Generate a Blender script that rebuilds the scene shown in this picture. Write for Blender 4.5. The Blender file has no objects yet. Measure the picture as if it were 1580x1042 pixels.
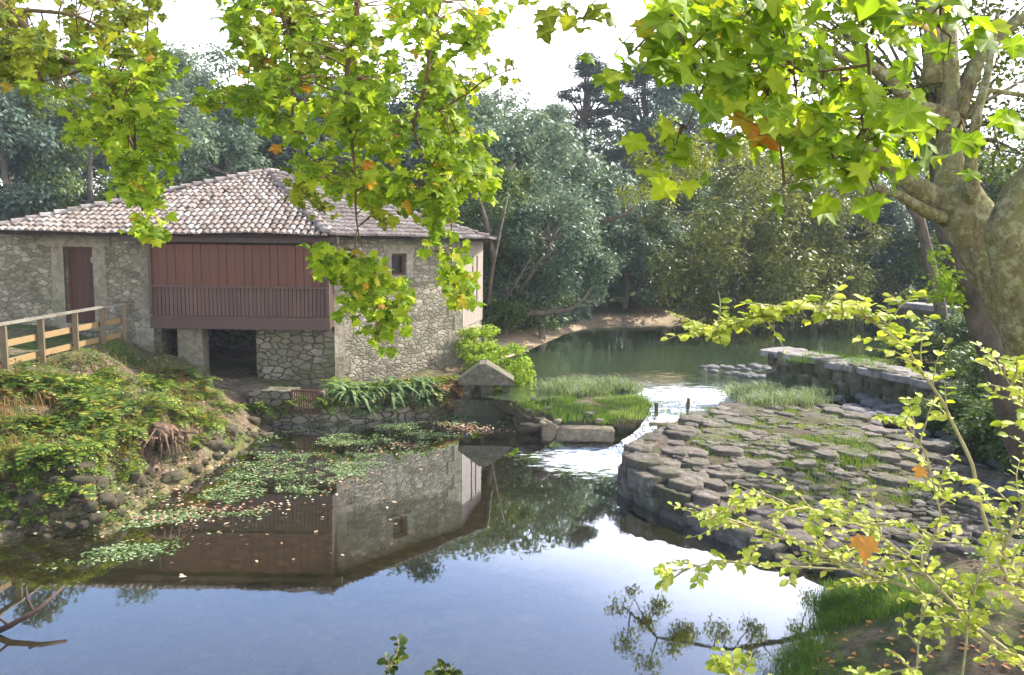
import bpy, math, random
import numpy as np
from mathutils import Vector, Matrix, noise
R = math.radians
random.seed(7)
rng = np.random.default_rng(7)
scene = bpy.context.scene
COL = scene.collection

# ------------------------------------------------------------------ camera
CAMZ, PITCH, ROLL, F = 4.5, R(6.5), R(0.7), 1229.0
cam_d = bpy.data.cameras.new('camera')
cam = bpy.data.objects.new('camera', cam_d); COL.objects.link(cam)
cam_d.sensor_width = 36; cam_d.lens = 28.0; cam_d.clip_end = 3000; cam_d.clip_start = 0.05
MW = Matrix.Translation((0, 0, CAMZ)) @ Matrix.Rotation(R(90) - PITCH, 4, 'X') @ Matrix.Rotation(ROLL, 4, 'Z')
cam.matrix_world = MW
scene.camera = cam
M3 = MW.to_3x3()
def ray(px, py):
    return M3 @ Vector(((px - 790) / F, -(py - 521) / F, -1))
def W(px, py, D):                       # point at world depth y = D
    d = ray(px, py); return Vector((0, 0, CAMZ)) + d * (D / d.y)
def WZ(px, py, z):                      # point on the level z
    d = ray(px, py); return Vector((0, 0, CAMZ)) + d * ((z - CAMZ) / d.z)

# ------------------------------------------------------------------ scene graph helpers
OFF = {}
def tag(o, label=None, cat=None, group=None, kind=None):
    if label: o['label'] = label
    if cat: o['category'] = cat
    if group: o['group'] = group
    if kind: o['kind'] = kind
    return o
def thing(name, loc, label=None, cat=None, group=None):
    o = bpy.data.objects.new(name, None); COL.objects.link(o)
    o.empty_display_size = .2
    o.location = loc; OFF[o] = Vector(loc)
    return tag(o, label, cat, group)
def link(name, me, parent=None, loc=None):
    o = bpy.data.objects.new(name, me); COL.objects.link(o)
    if parent is not None: o.parent = parent
    if loc is not None: o.location = loc
    return o
class MB:
    def __init__(s): s.v = []; s.f = []; s.n = 0
    def add(s, verts, faces):
        a = np.asarray(verts, dtype=np.float64).reshape(-1, 3)
        s.v.append(a)
        s.f += [tuple(i + s.n for i in f) for f in faces]
        s.n += len(a)
    def box(s, c, size, rz=0, rx=0, ry=0):
        hx, hy, hz = [q / 2 for q in size]
        m = Matrix.Translation(c) @ Matrix.Rotation(rz, 4, 'Z') @ Matrix.Rotation(ry, 4, 'Y') @ Matrix.Rotation(rx, 4, 'X')
        v = [m @ Vector((x, y, z)) for x in (-hx, hx) for y in (-hy, hy) for z in (-hz, hz)]
        s.add([tuple(q) for q in v], [(0,1,3,2),(4,6,7,5),(0,4,5,1),(2,3,7,6),(0,2,6,4),(1,5,7,3)])
    def wall(s, p0, p1, z0, z1, t, nd=0):      # slab between two plan points, thickness t to the back (left of p0->p1)
        a = Vector((p0[0], p0[1])); b = Vector((p1[0], p1[1])); d = (b - a).normalized(); n = Vector((-d.y, d.x)) * t
        pts = [a, b, b + n, a + n]
        s.add([(p.x, p.y, z0) for p in pts] + [(p.x, p.y, z1) for p in pts],
              [(0,1,5,4),(1,2,6,5),(2,3,7,6),(3,0,4,7),(4,5,6,7),(3,2,1,0)])
    def tube(s, pts, radii, n=8, cap=True, lump=0.0):
        pts = [Vector(p) for p in pts]; rings = []
        up = Vector((0.3, 0.2, 1)).normalized(); V = []
        for i, p in enumerate(pts):
            d = (pts[min(i + 1, len(pts) - 1)] - pts[max(i - 1, 0)])
            if d.length < 1e-6: d = Vector((0, 0, 1))
            d.normalize(); a = d.cross(up)
            if a.length < .05: a = d.cross(Vector((1, 0, 0)))
            a.normalize(); b = d.cross(a)
            for k in range(n):
                t = 2 * math.pi * k / n; r = radii[i]
                if lump: r *= 1 + lump * noise.noise(p * 1.7 + Vector((math.cos(t), math.sin(t), k)) * 1.0)
                V.append(tuple(p + a * (math.cos(t) * r) + b * (math.sin(t) * r)))
        Fc = []
        for i in range(len(pts) - 1):
            for k in range(n):
                k2 = (k + 1) % n
                Fc.append((i*n+k, i*n+k2, (i+1)*n+k2, (i+1)*n+k))
        if cap:
            Fc.append(tuple(range(n))[::-1]); Fc.append(tuple((len(pts)-1)*n + k for k in range(n)))
        s.add(V, Fc)
    def mesh(s, name, mat, smooth=False, off=None):
        v = np.concatenate(s.v) if s.v else np.zeros((0, 3))
        if off is not None: v = v - np.array(off)
        me = bpy.data.meshes.new(name)
        me.from_pydata(v.tolist(), [], s.f)
        if mat: me.materials.append(mat)
        if smooth: me.polygons.foreach_set('use_smooth', [True] * len(me.polygons))
        me.update(); return me
    def build(s, name, mat, parent=None, smooth=False, loc=None):
        off = OFF.get(parent, Vector((0, 0, 0))) if parent is not None else Vector(loc or (0, 0, 0))
        o = link(name, s.mesh(name, mat, smooth, off), parent, loc if parent is None else None)
        OFF[o] = off
        return o
def npmesh(name, v, f, mat, smooth=False):      # v (N,3), f (M,k) numpy
    me = bpy.data.meshes.new(name); k = f.shape[1]
    me.vertices.add(len(v)); me.vertices.foreach_set('co', v.astype(np.float32).ravel())
    me.loops.add(f.size); me.loops.foreach_set('vertex_index', f.astype(np.int32).ravel())
    me.polygons.add(len(f)); me.polygons.foreach_set('loop_start', np.arange(0, f.size, k, dtype=np.int32))
    if smooth: me.polygons.foreach_set('use_smooth', np.ones(len(f), dtype=bool))
    me.materials.append(mat); me.update(calc_edges=True); me.validate(); return me
def copy_tree(o, parent=None):
    c = o.copy(); COL.objects.link(c)
    if parent is not None: c.parent = parent
    for ch in [q for q in list(o.children)]:
        d = copy_tree(ch, c)
    return c

# ------------------------------------------------------------------ materials
def newmat(name):
    m = bpy.data.materials.new(name); m.use_nodes = True
    nt = m.node_tree; nt.nodes.clear(); return m, nt
def N(nt, t, **kw):
    n = nt.nodes.new(t)
    for k, v in kw.items():
        if k.startswith('i_'):
            key = k[2:]; key = int(key) if key.isdigit() else key.replace('_', ' ')
            n.inputs[key].default_value = v
        else: setattr(n, k, v)
    return n
def ramp(nt, fac, stops, mode='LINEAR'):
    r = nt.nodes.new('ShaderNodeValToRGB'); r.color_ramp.interpolation = mode
    e = r.color_ramp.elements
    while len(e) < len(stops): e.new(.5)
    for i, (p, c) in enumerate(stops):
        e[i].position = p; e[i].color = (*c, 1) if len(c) == 3 else c
    nt.links.new(fac, r.inputs[0]); return r.outputs[0]
def mixc(nt, fac, a, b, mode='MIX'):
    m = nt.nodes.new('ShaderNodeMix'); m.data_type = 'RGBA'; m.blend_type = mode
    for sock, val in ((m.inputs[0], fac), (m.inputs[6], a), (m.inputs[7], b)):
        if hasattr(val, 'is_output'): nt.links.new(val, sock)
        elif isinstance(val, (int, float)): sock.default_value = val
        else: sock.default_value = (*val, 1)
    return m.outputs[2]
def math_(nt, op, a, b=None, c=None, clamp=False):
    m = nt.nodes.new('ShaderNodeMath'); m.operation = op; m.use_clamp = clamp
    for i, v in enumerate((a, b, c)):
        if v is None: continue
        if hasattr(v, 'is_output'): nt.links.new(v, m.inputs[i])
        else: m.inputs[i].default_value = v
    return m.outputs[0]
def coords(nt, scale=(1, 1, 1), kind='Object', rot=(0, 0, 0)):
    t = nt.nodes.new('ShaderNodeTexCoord'); mp = nt.nodes.new('ShaderNodeMapping')
    mp.inputs['Scale'].default_value = scale; mp.inputs['Rotation'].default_value = rot
    nt.links.new(t.outputs[kind], mp.inputs[0]); return mp.outputs[0]
def noi(nt, co, scale, detail=4, rough=.6, out='Fac'):
    n = N(nt, 'ShaderNodeTexNoise', i_Scale=scale, i_Detail=detail, i_Roughness=rough)
    if co is not None: nt.links.new(co, n.inputs['Vector'])
    return n.outputs[out]
def bump(nt, h, strength=.5, dist=.02, nrm=None):
    b = N(nt, 'ShaderNodeBump', i_Strength=strength, i_Distance=dist); nt.links.new(h, b.inputs['Height'])
    if nrm is not None: nt.links.new(nrm, b.inputs['Normal'])
    return b.outputs[0]
def finish(nt, col, rough=.8, nrm=None, spec=.3):
    p = N(nt, 'ShaderNodeBsdfPrincipled'); o = N(nt, 'ShaderNodeOutputMaterial')
    if hasattr(col, 'is_output'): nt.links.new(col, p.inputs['Base Color'])
    else: p.inputs['Base Color'].default_value = (*col, 1)
    if hasattr(rough, 'is_output'): nt.links.new(rough, p.inputs['Roughness'])
    else: p.inputs['Roughness'].default_value = rough
    p.inputs['Specular IOR Level'].default_value = spec
    if nrm is not None: nt.links.new(nrm, p.inputs['Normal'])
    nt.links.new(p.outputs[0], o.inputs[0]); return p
def island(nt):
    return N(nt, 'ShaderNodeNewGeometry').outputs['Random Per Island']

def leafmat(name, stops, trans=.45, rough=.5, spec=.25, tmul=(1.25, 1.15, .5), clump=0, veins=False):
    m, nt = newmat(name)
    g = island(nt)
    if clump:                                   # sprays vary from dark to light leaf colour, painting shaded gaps between clumps
        n = noi(nt, coords(nt), clump, 2, .5)
        g = math_(nt, 'ADD', math_(nt, 'MULTIPLY', g, .4), math_(nt, 'MULTIPLY', math_(nt, 'SUBTRACT', n, .3), 1.5), clamp=True)
    c = ramp(nt, g, stops)
    if veins:
        at = N(nt, 'ShaderNodeAttribute', attribute_name='rib'); vf = math_(nt, 'POWER', at.outputs['Fac'], 9.0)
        c = mixc(nt, 1.0, c, ramp(nt, at.outputs['Fac'], [(0, (.9,.9,.88)), (.8, (1,1,1))]), 'MULTIPLY')
        c = mixc(nt, math_(nt, 'MULTIPLY', vf, .35), c, (.5, .56, .12))
        br = ramp(nt, noi(nt, coords(nt), 22, 4, .7), [(.66, (0,0,0)), (.74, (1,1,1))]); c = mixc(nt, math_(nt, 'MULTIPLY', br, .6), c, (.2, .11, .03))
    p = N(nt, 'ShaderNodeBsdfPrincipled', i_Roughness=rough); p.inputs['Specular IOR Level'].default_value = spec
    nt.links.new(c, p.inputs['Base Color'])
    t = N(nt, 'ShaderNodeBsdfTranslucent'); nt.links.new(mixc(nt, 1.0, c, tmul, 'MULTIPLY'), t.inputs[0])
    mx = N(nt, 'ShaderNodeMixShader'); mx.inputs[0].default_value = trans
    nt.links.new(p.outputs[0], mx.inputs[1]); nt.links.new(t.outputs[0], mx.inputs[2])
    o = N(nt, 'ShaderNodeOutputMaterial'); nt.links.new(mx.outputs[0], o.inputs[0]); return m

def rubble(name, sx=4.6, sz=8.0, cols=None, mortar=(.12, .105, .075), moss=.5):
    m, nt = newmat(name)
    co = coords(nt, (sx, sx, sz))
    nv = N(nt, 'ShaderNodeTexNoise', i_Scale=1.3, i_Detail=2); nt.links.new(co, nv.inputs['Vector'])
    va = N(nt, 'ShaderNodeVectorMath', operation='MULTIPLY_ADD'); nt.links.new(nv.outputs['Color'], va.inputs[0])
    va.inputs[1].default_value = (.5, .5, .5); nt.links.new(co, va.inputs[2])
    v = N(nt, 'ShaderNodeTexVoronoi', i_Scale=1.0, i_Randomness=.9); nt.links.new(va.outputs[0], v.inputs['Vector'])
    e = N(nt, 'ShaderNodeTexVoronoi', feature='DISTANCE_TO_EDGE', i_Scale=1.0, i_Randomness=.9); nt.links.new(va.outputs[0], e.inputs['Vector'])
    cols = cols or [(0, (.09, .08, .055)), (.25, (.2, .17, .115)), (.5, (.3, .26, .18)), (.75, (.4, .35, .26)), (1, (.15, .135, .105))]
    sep = N(nt, 'ShaderNodeSeparateColor'); nt.links.new(v.outputs['Color'], sep.inputs[0])
    c = ramp(nt, sep.outputs[0], cols)
    c = mixc(nt, noi(nt, co, 6, 5), c, (.1, .085, .06), 'MULTIPLY') if False else mixc(nt, math_(nt, 'MULTIPLY', noi(nt, co, 5, 5), .6), c, (.42, .38, .3))
    mo = ramp(nt, e.outputs['Distance'], [(.0, (1, 1, 1)), (.04, (.7,.7,.7)), (.1, (0, 0, 0))])
    v2 = N(nt, 'ShaderNodeTexVoronoi', i_Scale=.37, i_Randomness=1.0); nt.links.new(va.outputs[0], v2.inputs['Vector']); s2 = N(nt, 'ShaderNodeSeparateColor'); nt.links.new(v2.outputs['Color'], s2.inputs[0])
    c = mixc(nt, ramp(nt, s2.outputs[1], [(.5, (0,0,0)), (.8, (.55,.55,.55))]), c, (.1, .085, .06))
    c = mixc(nt, mo, c, mortar)
    st = ramp(nt, noi(nt, coords(nt), .9, 5, .65), [(.45, (0, 0, 0)), (.7, (1, 1, 1))])
    c = mixc(nt, math_(nt, 'MULTIPLY', st, moss), c, (.085, .09, .035))
    st2 = ramp(nt, noi(nt, coords(nt, (1.6, 1.6, .5)), 1.3, 4, .6), [(.5, (0, 0, 0)), (.72, (1, 1, 1))])
    c = mixc(nt, math_(nt, 'MULTIPLY', st2, .55), c, (.07, .06, .045))
    h = math_(nt, 'ADD', math_(nt, 'MINIMUM', e.outputs['Distance'], .16), math_(nt, 'MULTIPLY', noi(nt, co, 7, 5), .08))
    finish(nt, c, .9, bump(nt, h, 1.0, .11), .2); return m

def woodmat(name, a, b, sc=(14, 14, .8), rough=.7, plank=None, stain=(.06, .05, .04)):
    m, nt = newmat(name)
    co = coords(nt, sc); n = noi(nt, co, 2.2, 6, .7)
    c = mixc(nt, n, a, b)
    c = mixc(nt, math_(nt, 'MULTIPLY', ramp(nt, noi(nt, coords(nt), 1.7, 5), [(.45, (0,0,0)), (.75, (1,1,1))]), .6), c, stain)
    if plank: c = mixc(nt, math_(nt, 'MULTIPLY', island(nt), plank), c, b)
    sk = noi(nt, coords(nt, (sc[0] * 2.2, sc[1] * 2.2, sc[2] * .6)), 1.5, 6, .8); c = mixc(nt, ramp(nt, sk, [(.4, (0,0,0)), (.7, (.7,.7,.7))]), c, stain)
    c = mixc(nt, ramp(nt, sk, [(.28, (.35,.35,.35)), (.4, (0,0,0))]), c, (a[0] * 1.5 + .03, a[1] * 1.6 + .03, a[2] * 1.6 + .03))
    finish(nt, c, rough, bump(nt, n, .6, .015), .2); return m

def stonemat(name, stops, moss=(.07, .09, .03), mossf=.5, sc=4, lich=.35):
    m, nt = newmat(name)
    co = coords(nt); 
    c = ramp(nt, island(nt), stops)
    oi = N(nt, 'ShaderNodeObjectInfo')
    c = mixc(nt, math_(nt, 'MULTIPLY', oi.outputs['Random'], .5), c, stops[0][1])
    n = noi(nt, co, sc * 2.5, 7, .7)
    c = mixc(nt, ramp(nt, n, [(.3, (0,0,0)), (.75, (.8,.8,.8))]), mixc(nt, 1.0, c, (.45, .43, .4), 'MULTIPLY'), mixc(nt, 1.0, c, (1.3, 1.28, 1.25), 'MULTIPLY'))
    li = ramp(nt, noi(nt, co, sc * 1.3, 5, .75), [(.55, (0,0,0)), (.63, (1,1,1))])
    c = mixc(nt, math_(nt, 'MULTIPLY', li, lich), c, (.42, .42, .38))
    mo = ramp(nt, noi(nt, co, sc * .5, 5, .6), [(.45, (0,0,0)), (.62, (1,1,1))])
    c = mixc(nt, math_(nt, 'MULTIPLY', mo, mossf), c, moss)
    finish(nt, c, .85, bump(nt, n, 1.0, .09), .2); return m

MAT = {}
ZR_ = .6
MAT['rubble'] = rubble('rubble_stone')
MAT['rubble_dark'] = rubble('rubble_stone_dark', 3.4, 6.0, [(0, (.05,.045,.03)), (.5, (.12,.105,.07)), (1, (.2,.175,.125))], (.025,.022,.015), .9)  # darker stone and mortar colours for undercroft and footing
MAT['dressed'] = stonemat('dressed_stone', [(0, (.26,.225,.165)), (1, (.4,.36,.28))], mossf=.35, sc=2.5)
MAT['redwood'] = woodmat('red_painted_boards', (.14, .056, .034), (.095, .042, .028), sc=(7, 7, .35), plank=.6, stain=(.09, .04, .03))
MAT['greywood'] = woodmat('weathered_brown_boards', (.18, .1, .07), (.085, .055, .045), plank=.9, stain=(.07,.045,.04))
MAT['beamwood'] = woodmat('dark_beam', (.07, .035, .03), (.035, .02, .018), sc=(.8, 6, 6))
MAT['doorwood'] = woodmat('door_boards', (.1, .034, .026), (.06, .024, .02), plank=.4)
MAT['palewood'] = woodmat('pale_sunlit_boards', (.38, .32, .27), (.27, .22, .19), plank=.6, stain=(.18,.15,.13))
MAT['railwood'] = woodmat('fence_rail_wood', (.33, .21, .09), (.22, .14, .06), sc=(2, 2, 14), plank=.3, stain=(.2,.15,.08))
MAT['postwood'] = woodmat('fence_post_wood', (.22, .17, .1), (.14, .11, .07), plank=.5)
MAT['toprail'] = woodmat('fence_top_rail_wood', (.27, .24, .19), (.19, .17, .13), sc=(2, 2, 14))
MAT['rust'] = woodmat('rusty_iron', (.16, .06, .04), (.09, .04, .03))
MAT['rock'] = stonemat('bank_rock', [(0, (.11,.08,.05)), (.5, (.21,.165,.115)), (1, (.15,.12,.09))], mossf=.75, sc=4)
MAT['beach'] = stonemat('pale_boulder', [(0, (.3,.25,.19)), (1, (.42,.36,.28))], mossf=.15, sc=3)
MAT['paving'] = stonemat('paving_stone', [(0, (.1,.085,.07)), (.4, (.21,.175,.15)), (.8, (.31,.265,.235)), (1, (.15,.125,.105))], mossf=.42, sc=3, lich=.3)
MAT['drystone'] = stonemat('river_cobble', [(0, (.16,.16,.17)), (.5, (.3,.29,.3)), (1, (.42,.4,.41))], mossf=.15, sc=3)
MAT['mossy'] = stonemat('mossy_stone', [(0, (.07,.065,.045)), (1, (.19,.17,.12))], mossf=.6, sc=2.4)
MAT['hoodstone'] = stonemat('weathered_hood_stone', [(0, (.17,.15,.11)), (1, (.25,.22,.17))], mossf=.6, sc=5)
MAT['concrete'] = stonemat('pale_coping', [(0, (.3,.28,.28)), (1, (.4,.37,.37))], mossf=.3, sc=2, lich=.3)

def tilemat():
    m, nt = newmat('old_clay_tiles')
    c = ramp(nt, island(nt), [(0, (.14,.11,.095)), (.25, (.22,.17,.15)), (.5, (.28,.225,.2)), (.72, (.25,.21,.195)), (.92, (.33,.29,.27)), (1, (.43,.4,.38))])
    co = coords(nt)
    n = noi(nt, co, 9, 6, .75)
    c = mixc(nt, ramp(nt, n, [(.48, (0,0,0)), (.68, (.85,.85,.85))]), c, (.12, .11, .1))
    c = mixc(nt, ramp(nt, noi(nt, co, 14, 5, .7), [(.58, (0,0,0)), (.7, (.5,.5,.5))]), c, (.5, .47, .44))
    mo = ramp(nt, noi(nt, co, 1.1, 5, .6), [(.5, (0,0,0)), (.75, (.7,.7,.7))])
    c = mixc(nt, mo, c, (.17, .15, .11))
    finish(nt, c, .9, bump(nt, n, .6, .03), .2); return m
MAT['tile'] = tilemat()

def barkmat(name, a, b, lich=None, sc=6, lf=.8, moss=None):
    m, nt = newmat(name)
    co = coords(nt, (1, 1, .45)); n = noi(nt, co, sc, 7, .75)
    c = mixc(nt, ramp(nt, n, [(.35, (0,0,0)), (.65, (1,1,1))]), a, b)
    co2 = coords(nt)
    if moss:
        c = mixc(nt, ramp(nt, noi(nt, co2, 5.5, 7, .75), [(.42, (0,0,0)), (.58, (.9,.9,.9))]), c, moss)
    if lich:
        c = mixc(nt, ramp(nt, noi(nt, co2, 11, 6, .8), [(.52, (0,0,0)), (.56, (lf,lf,lf))]), c, lich)
    finish(nt, c, .9, bump(nt, n, 1.0, .06), .1); return m
MAT['bark'] = barkmat('dark_bark', (.07, .055, .04), (.16, .13, .1))
MAT['bark_grey'] = barkmat('grey_bark', (.12, .1, .085), (.26, .23, .19))
MAT['bark_lichen'] = barkmat('lichened_bark', (.12, .1, .05), (.36, .3, .16), (.5, .48, .3), 17, .6, (.26, .25, .07))
MAT['rootwood'] = barkmat('torn_brown_roots', (.09, .055, .035), (.27, .18, .12), sc=12)
MAT['twig'] = barkmat('brown_twig', (.12, .08, .04), (.2, .14, .07))
MAT['stem_pale'] = barkmat('pale_shrub_stem', (.5, .43, .2), (.64, .56, .32), sc=20)
MAT['plane'] = leafmat('plane_leaf', [(0, (.1,.185,.012)), (.3, (.185,.3,.015)), (.7, (.3,.41,.022)), (.965, (.46,.53,.035)), (.985, (.5,.34,.03)), (1, (.5,.14,.02))], trans=.6, tmul=(1.25,1.25,.5), spec=.12, veins=True)
MAT['plane_dark'] = leafmat('plane_leaf_deep', [(0, (.07,.11,.01)), (.45, (.16,.2,.014)), (.85, (.3,.34,.02)), (.975, (.3,.3,.03)), (1, (.4,.14,.02))], trans=.5, spec=.12, veins=True)
MAT['shrubleaf'] = leafmat('pale_sapling_leaf', [(0, (.25,.33,.04)), (.5, (.46,.52,.08)), (1, (.66,.66,.2))], trans=.5, tmul=(1.25,1.25,.5), spec=.15)
MAT['autumn'] = leafmat('orange_dead_leaf', [(0, (.55,.2,.03)), (1, (.62,.32,.06))], trans=.35, veins=True)
MAT['fg_dark'] = leafmat('small_dark_leaf', [(0, (.03,.05,.01)), (.6, (.08,.11,.015)), (1, (.16,.2,.02))], trans=.35)
MAT['bl_blue'] = leafmat('bluish_haze_foliage', [(0, (.03,.055,.042)), (.5, (.085,.13,.095)), (1, (.18,.235,.175))], trans=.3, tmul=(1.1,1.1,.8), clump=.45)  # blue-green leaves, the blue cast also painting in distance haze
MAT['bl_green'] = leafmat('green_foliage', [(0, (.025,.05,.012)), (.5, (.085,.135,.035)), (1, (.19,.25,.07))], trans=.35, clump=.45)
MAT['bl_olive'] = leafmat('olive_foliage', [(0, (.05,.07,.015)), (.5, (.14,.165,.035)), (1, (.27,.29,.08))], trans=.35, clump=.6)
MAT['olive_yellow'] = leafmat('yellow_green_foliage', [(0, (.1,.13,.02)), (.5, (.2,.24,.04)), (1, (.34,.36,.08))], trans=.45, clump=.6)  # yellower, paler leaf colour than the olive foliage
MAT['cover'] = leafmat('low_mixed_leaves', [(0, (.02,.03,.008)), (.4, (.06,.08,.02)), (.8, (.14,.17,.04)), (.94, (.22,.2,.06)), (1, (.2,.1,.05))], trans=.25, clump=1.6)
MAT['bl_grey'] = leafmat('silvery_haze_foliage', [(0, (.04,.075,.045)), (.5, (.12,.175,.11)), (1, (.25,.31,.19))], trans=.3, tmul=(1.1,1.1,.8), clump=.5)  # grey-green leaves; on the far wood the paleness paints in haze
MAT['pine'] = leafmat('pine_needles', [(0, (.025,.05,.035)), (.5, (.055,.09,.06)), (1, (.1,.14,.09))], trans=.2, tmul=(1,1,.8), clump=.5)
MAT['fern'] = leafmat('fern_frond', [(0, (.03,.07,.01)), (.5, (.1,.18,.02)), (.85, (.26,.32,.035)), (.95, (.4,.33,.06)), (1, (.3,.13,.04))], trans=.4)
MAT['fern_dk'] = leafmat('strap_leaf', [(0, (.05,.1,.03)), (.5, (.12,.2,.07)), (1, (.26,.33,.15))], trans=.35)
MAT['fern_dry'] = leafmat('dry_frond', [(0, (.2,.1,.03)), (.5, (.28,.16,.06)), (1, (.35,.26,.1))], trans=.35)
MAT['shrub_lime'] = leafmat('lime_shrub_leaf', [(0, (.12,.22,.02)), (.5, (.27,.4,.03)), (1, (.42,.52,.05))], trans=.45)
MAT['grass'] = leafmat('grass_blade', [(0, (.08,.13,.03)), (.5, (.16,.25,.05)), (1, (.3,.36,.12))], trans=.4, clump=.8)
MAT['grass_blue'] = leafmat('rush_blade', [(0, (.1,.15,.08)), (.5, (.2,.27,.14)), (1, (.34,.4,.22))], trans=.4)
MAT['grass_dk'] = leafmat('bank_grass_blade', [(0, (.05,.11,.015)), (.6, (.12,.22,.03)), (1, (.24,.33,.06))], trans=.4, clump=1.2)
MAT['weed'] = leafmat('water_weed', [(0, (.05,.1,.02)), (.5, (.13,.2,.06)), (.8, (.25,.32,.14)), (1, (.42,.45,.3))], trans=.1, rough=.3, spec=.5)
MAT['litter'] = leafmat('fallen_leaf', [(0, (.12,.07,.04)), (.4, (.32,.17,.09)), (.75, (.5,.34,.24)), (1, (.72,.62,.5))], trans=.1, rough=.5)

def groundmat():
    m, nt = newmat('soil_and_moss')
    g = N(nt, 'ShaderNodeNewGeometry'); sp = N(nt, 'ShaderNodeSeparateXYZ'); nt.links.new(g.outputs['Position'], sp.inputs[0])
    co = coords(nt)
    n1 = noi(nt, co, .7, 6, .65); n2 = noi(nt, co, 6, 6, .75); n3 = noi(nt, co, 1.9, 5, .7)
    soil = ramp(nt, n2, [(.3, (.05,.036,.025)), (.5, (.13,.095,.065)), (.7, (.25,.19,.14))])
    moss = ramp(nt, n2, [(.3, (.025,.045,.012)), (.7, (.1,.13,.03))])
    c = mixc(nt, ramp(nt, n1, [(.42, (0,0,0)), (.58, (1,1,1))]), soil, moss)
    pebv = N(nt, 'ShaderNodeTexVoronoi', i_Scale=5.0); nt.links.new(co, pebv.inputs['Vector'])
    sepc = N(nt, 'ShaderNodeSeparateColor'); nt.links.new(pebv.outputs['Color'], sepc.inputs[0])
    bed = ramp(nt, sepc.outputs[0], [(0, (.06,.05,.025)), (.5, (.17,.135,.07)), (1, (.32,.26,.15))])
    bed = mixc(nt, ramp(nt, pebv.outputs['Distance'], [(.35, (0,0,0)), (.65, (1,1,1))]), bed, (.05,.042,.022))
    bed = mixc(nt, ramp(nt, n3, [(.4, (0,0,0)), (.65, (1,1,1))]), bed, (.12,.115,.04))
    under = math_(nt, 'SUBTRACT', 1.0, math_(nt, 'MULTIPLY', math_(nt, 'SUBTRACT', sp.outputs[2], .0), 6.0, clamp=True))
    c = mixc(nt, under, c, bed)
    # pale sand beneath and beside the upper river
    rv = math_(nt, 'MULTIPLY', math_(nt, 'SUBTRACT', sp.outputs[1], 24.0), .5, clamp=True)
    lowz = math_(nt, 'SUBTRACT', 1.0, math_(nt, 'MULTIPLY', math_(nt, 'SUBTRACT', sp.outputs[2], .85), 5.0, clamp=True), clamp=True)
    left = math_(nt, 'SUBTRACT', 1.0, math_(nt, 'MULTIPLY', math_(nt, 'SUBTRACT', sp.outputs[0], 8.0), .4, clamp=True), clamp=True)
    sand = ramp(nt, n2, [(.3, (.26,.19,.12)), (.7, (.45,.35,.26))])
    c = mixc(nt, math_(nt, 'MULTIPLY', math_(nt, 'MULTIPLY', rv, lowz), left), c, sand)
    finish(nt, c, .95, bump(nt, math_(nt, 'ADD', n2, math_(nt, 'MULTIPLY', pebv.outputs['Distance'], .4)), .9, .06), .1); return m
MAT['ground'] = groundmat()

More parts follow.
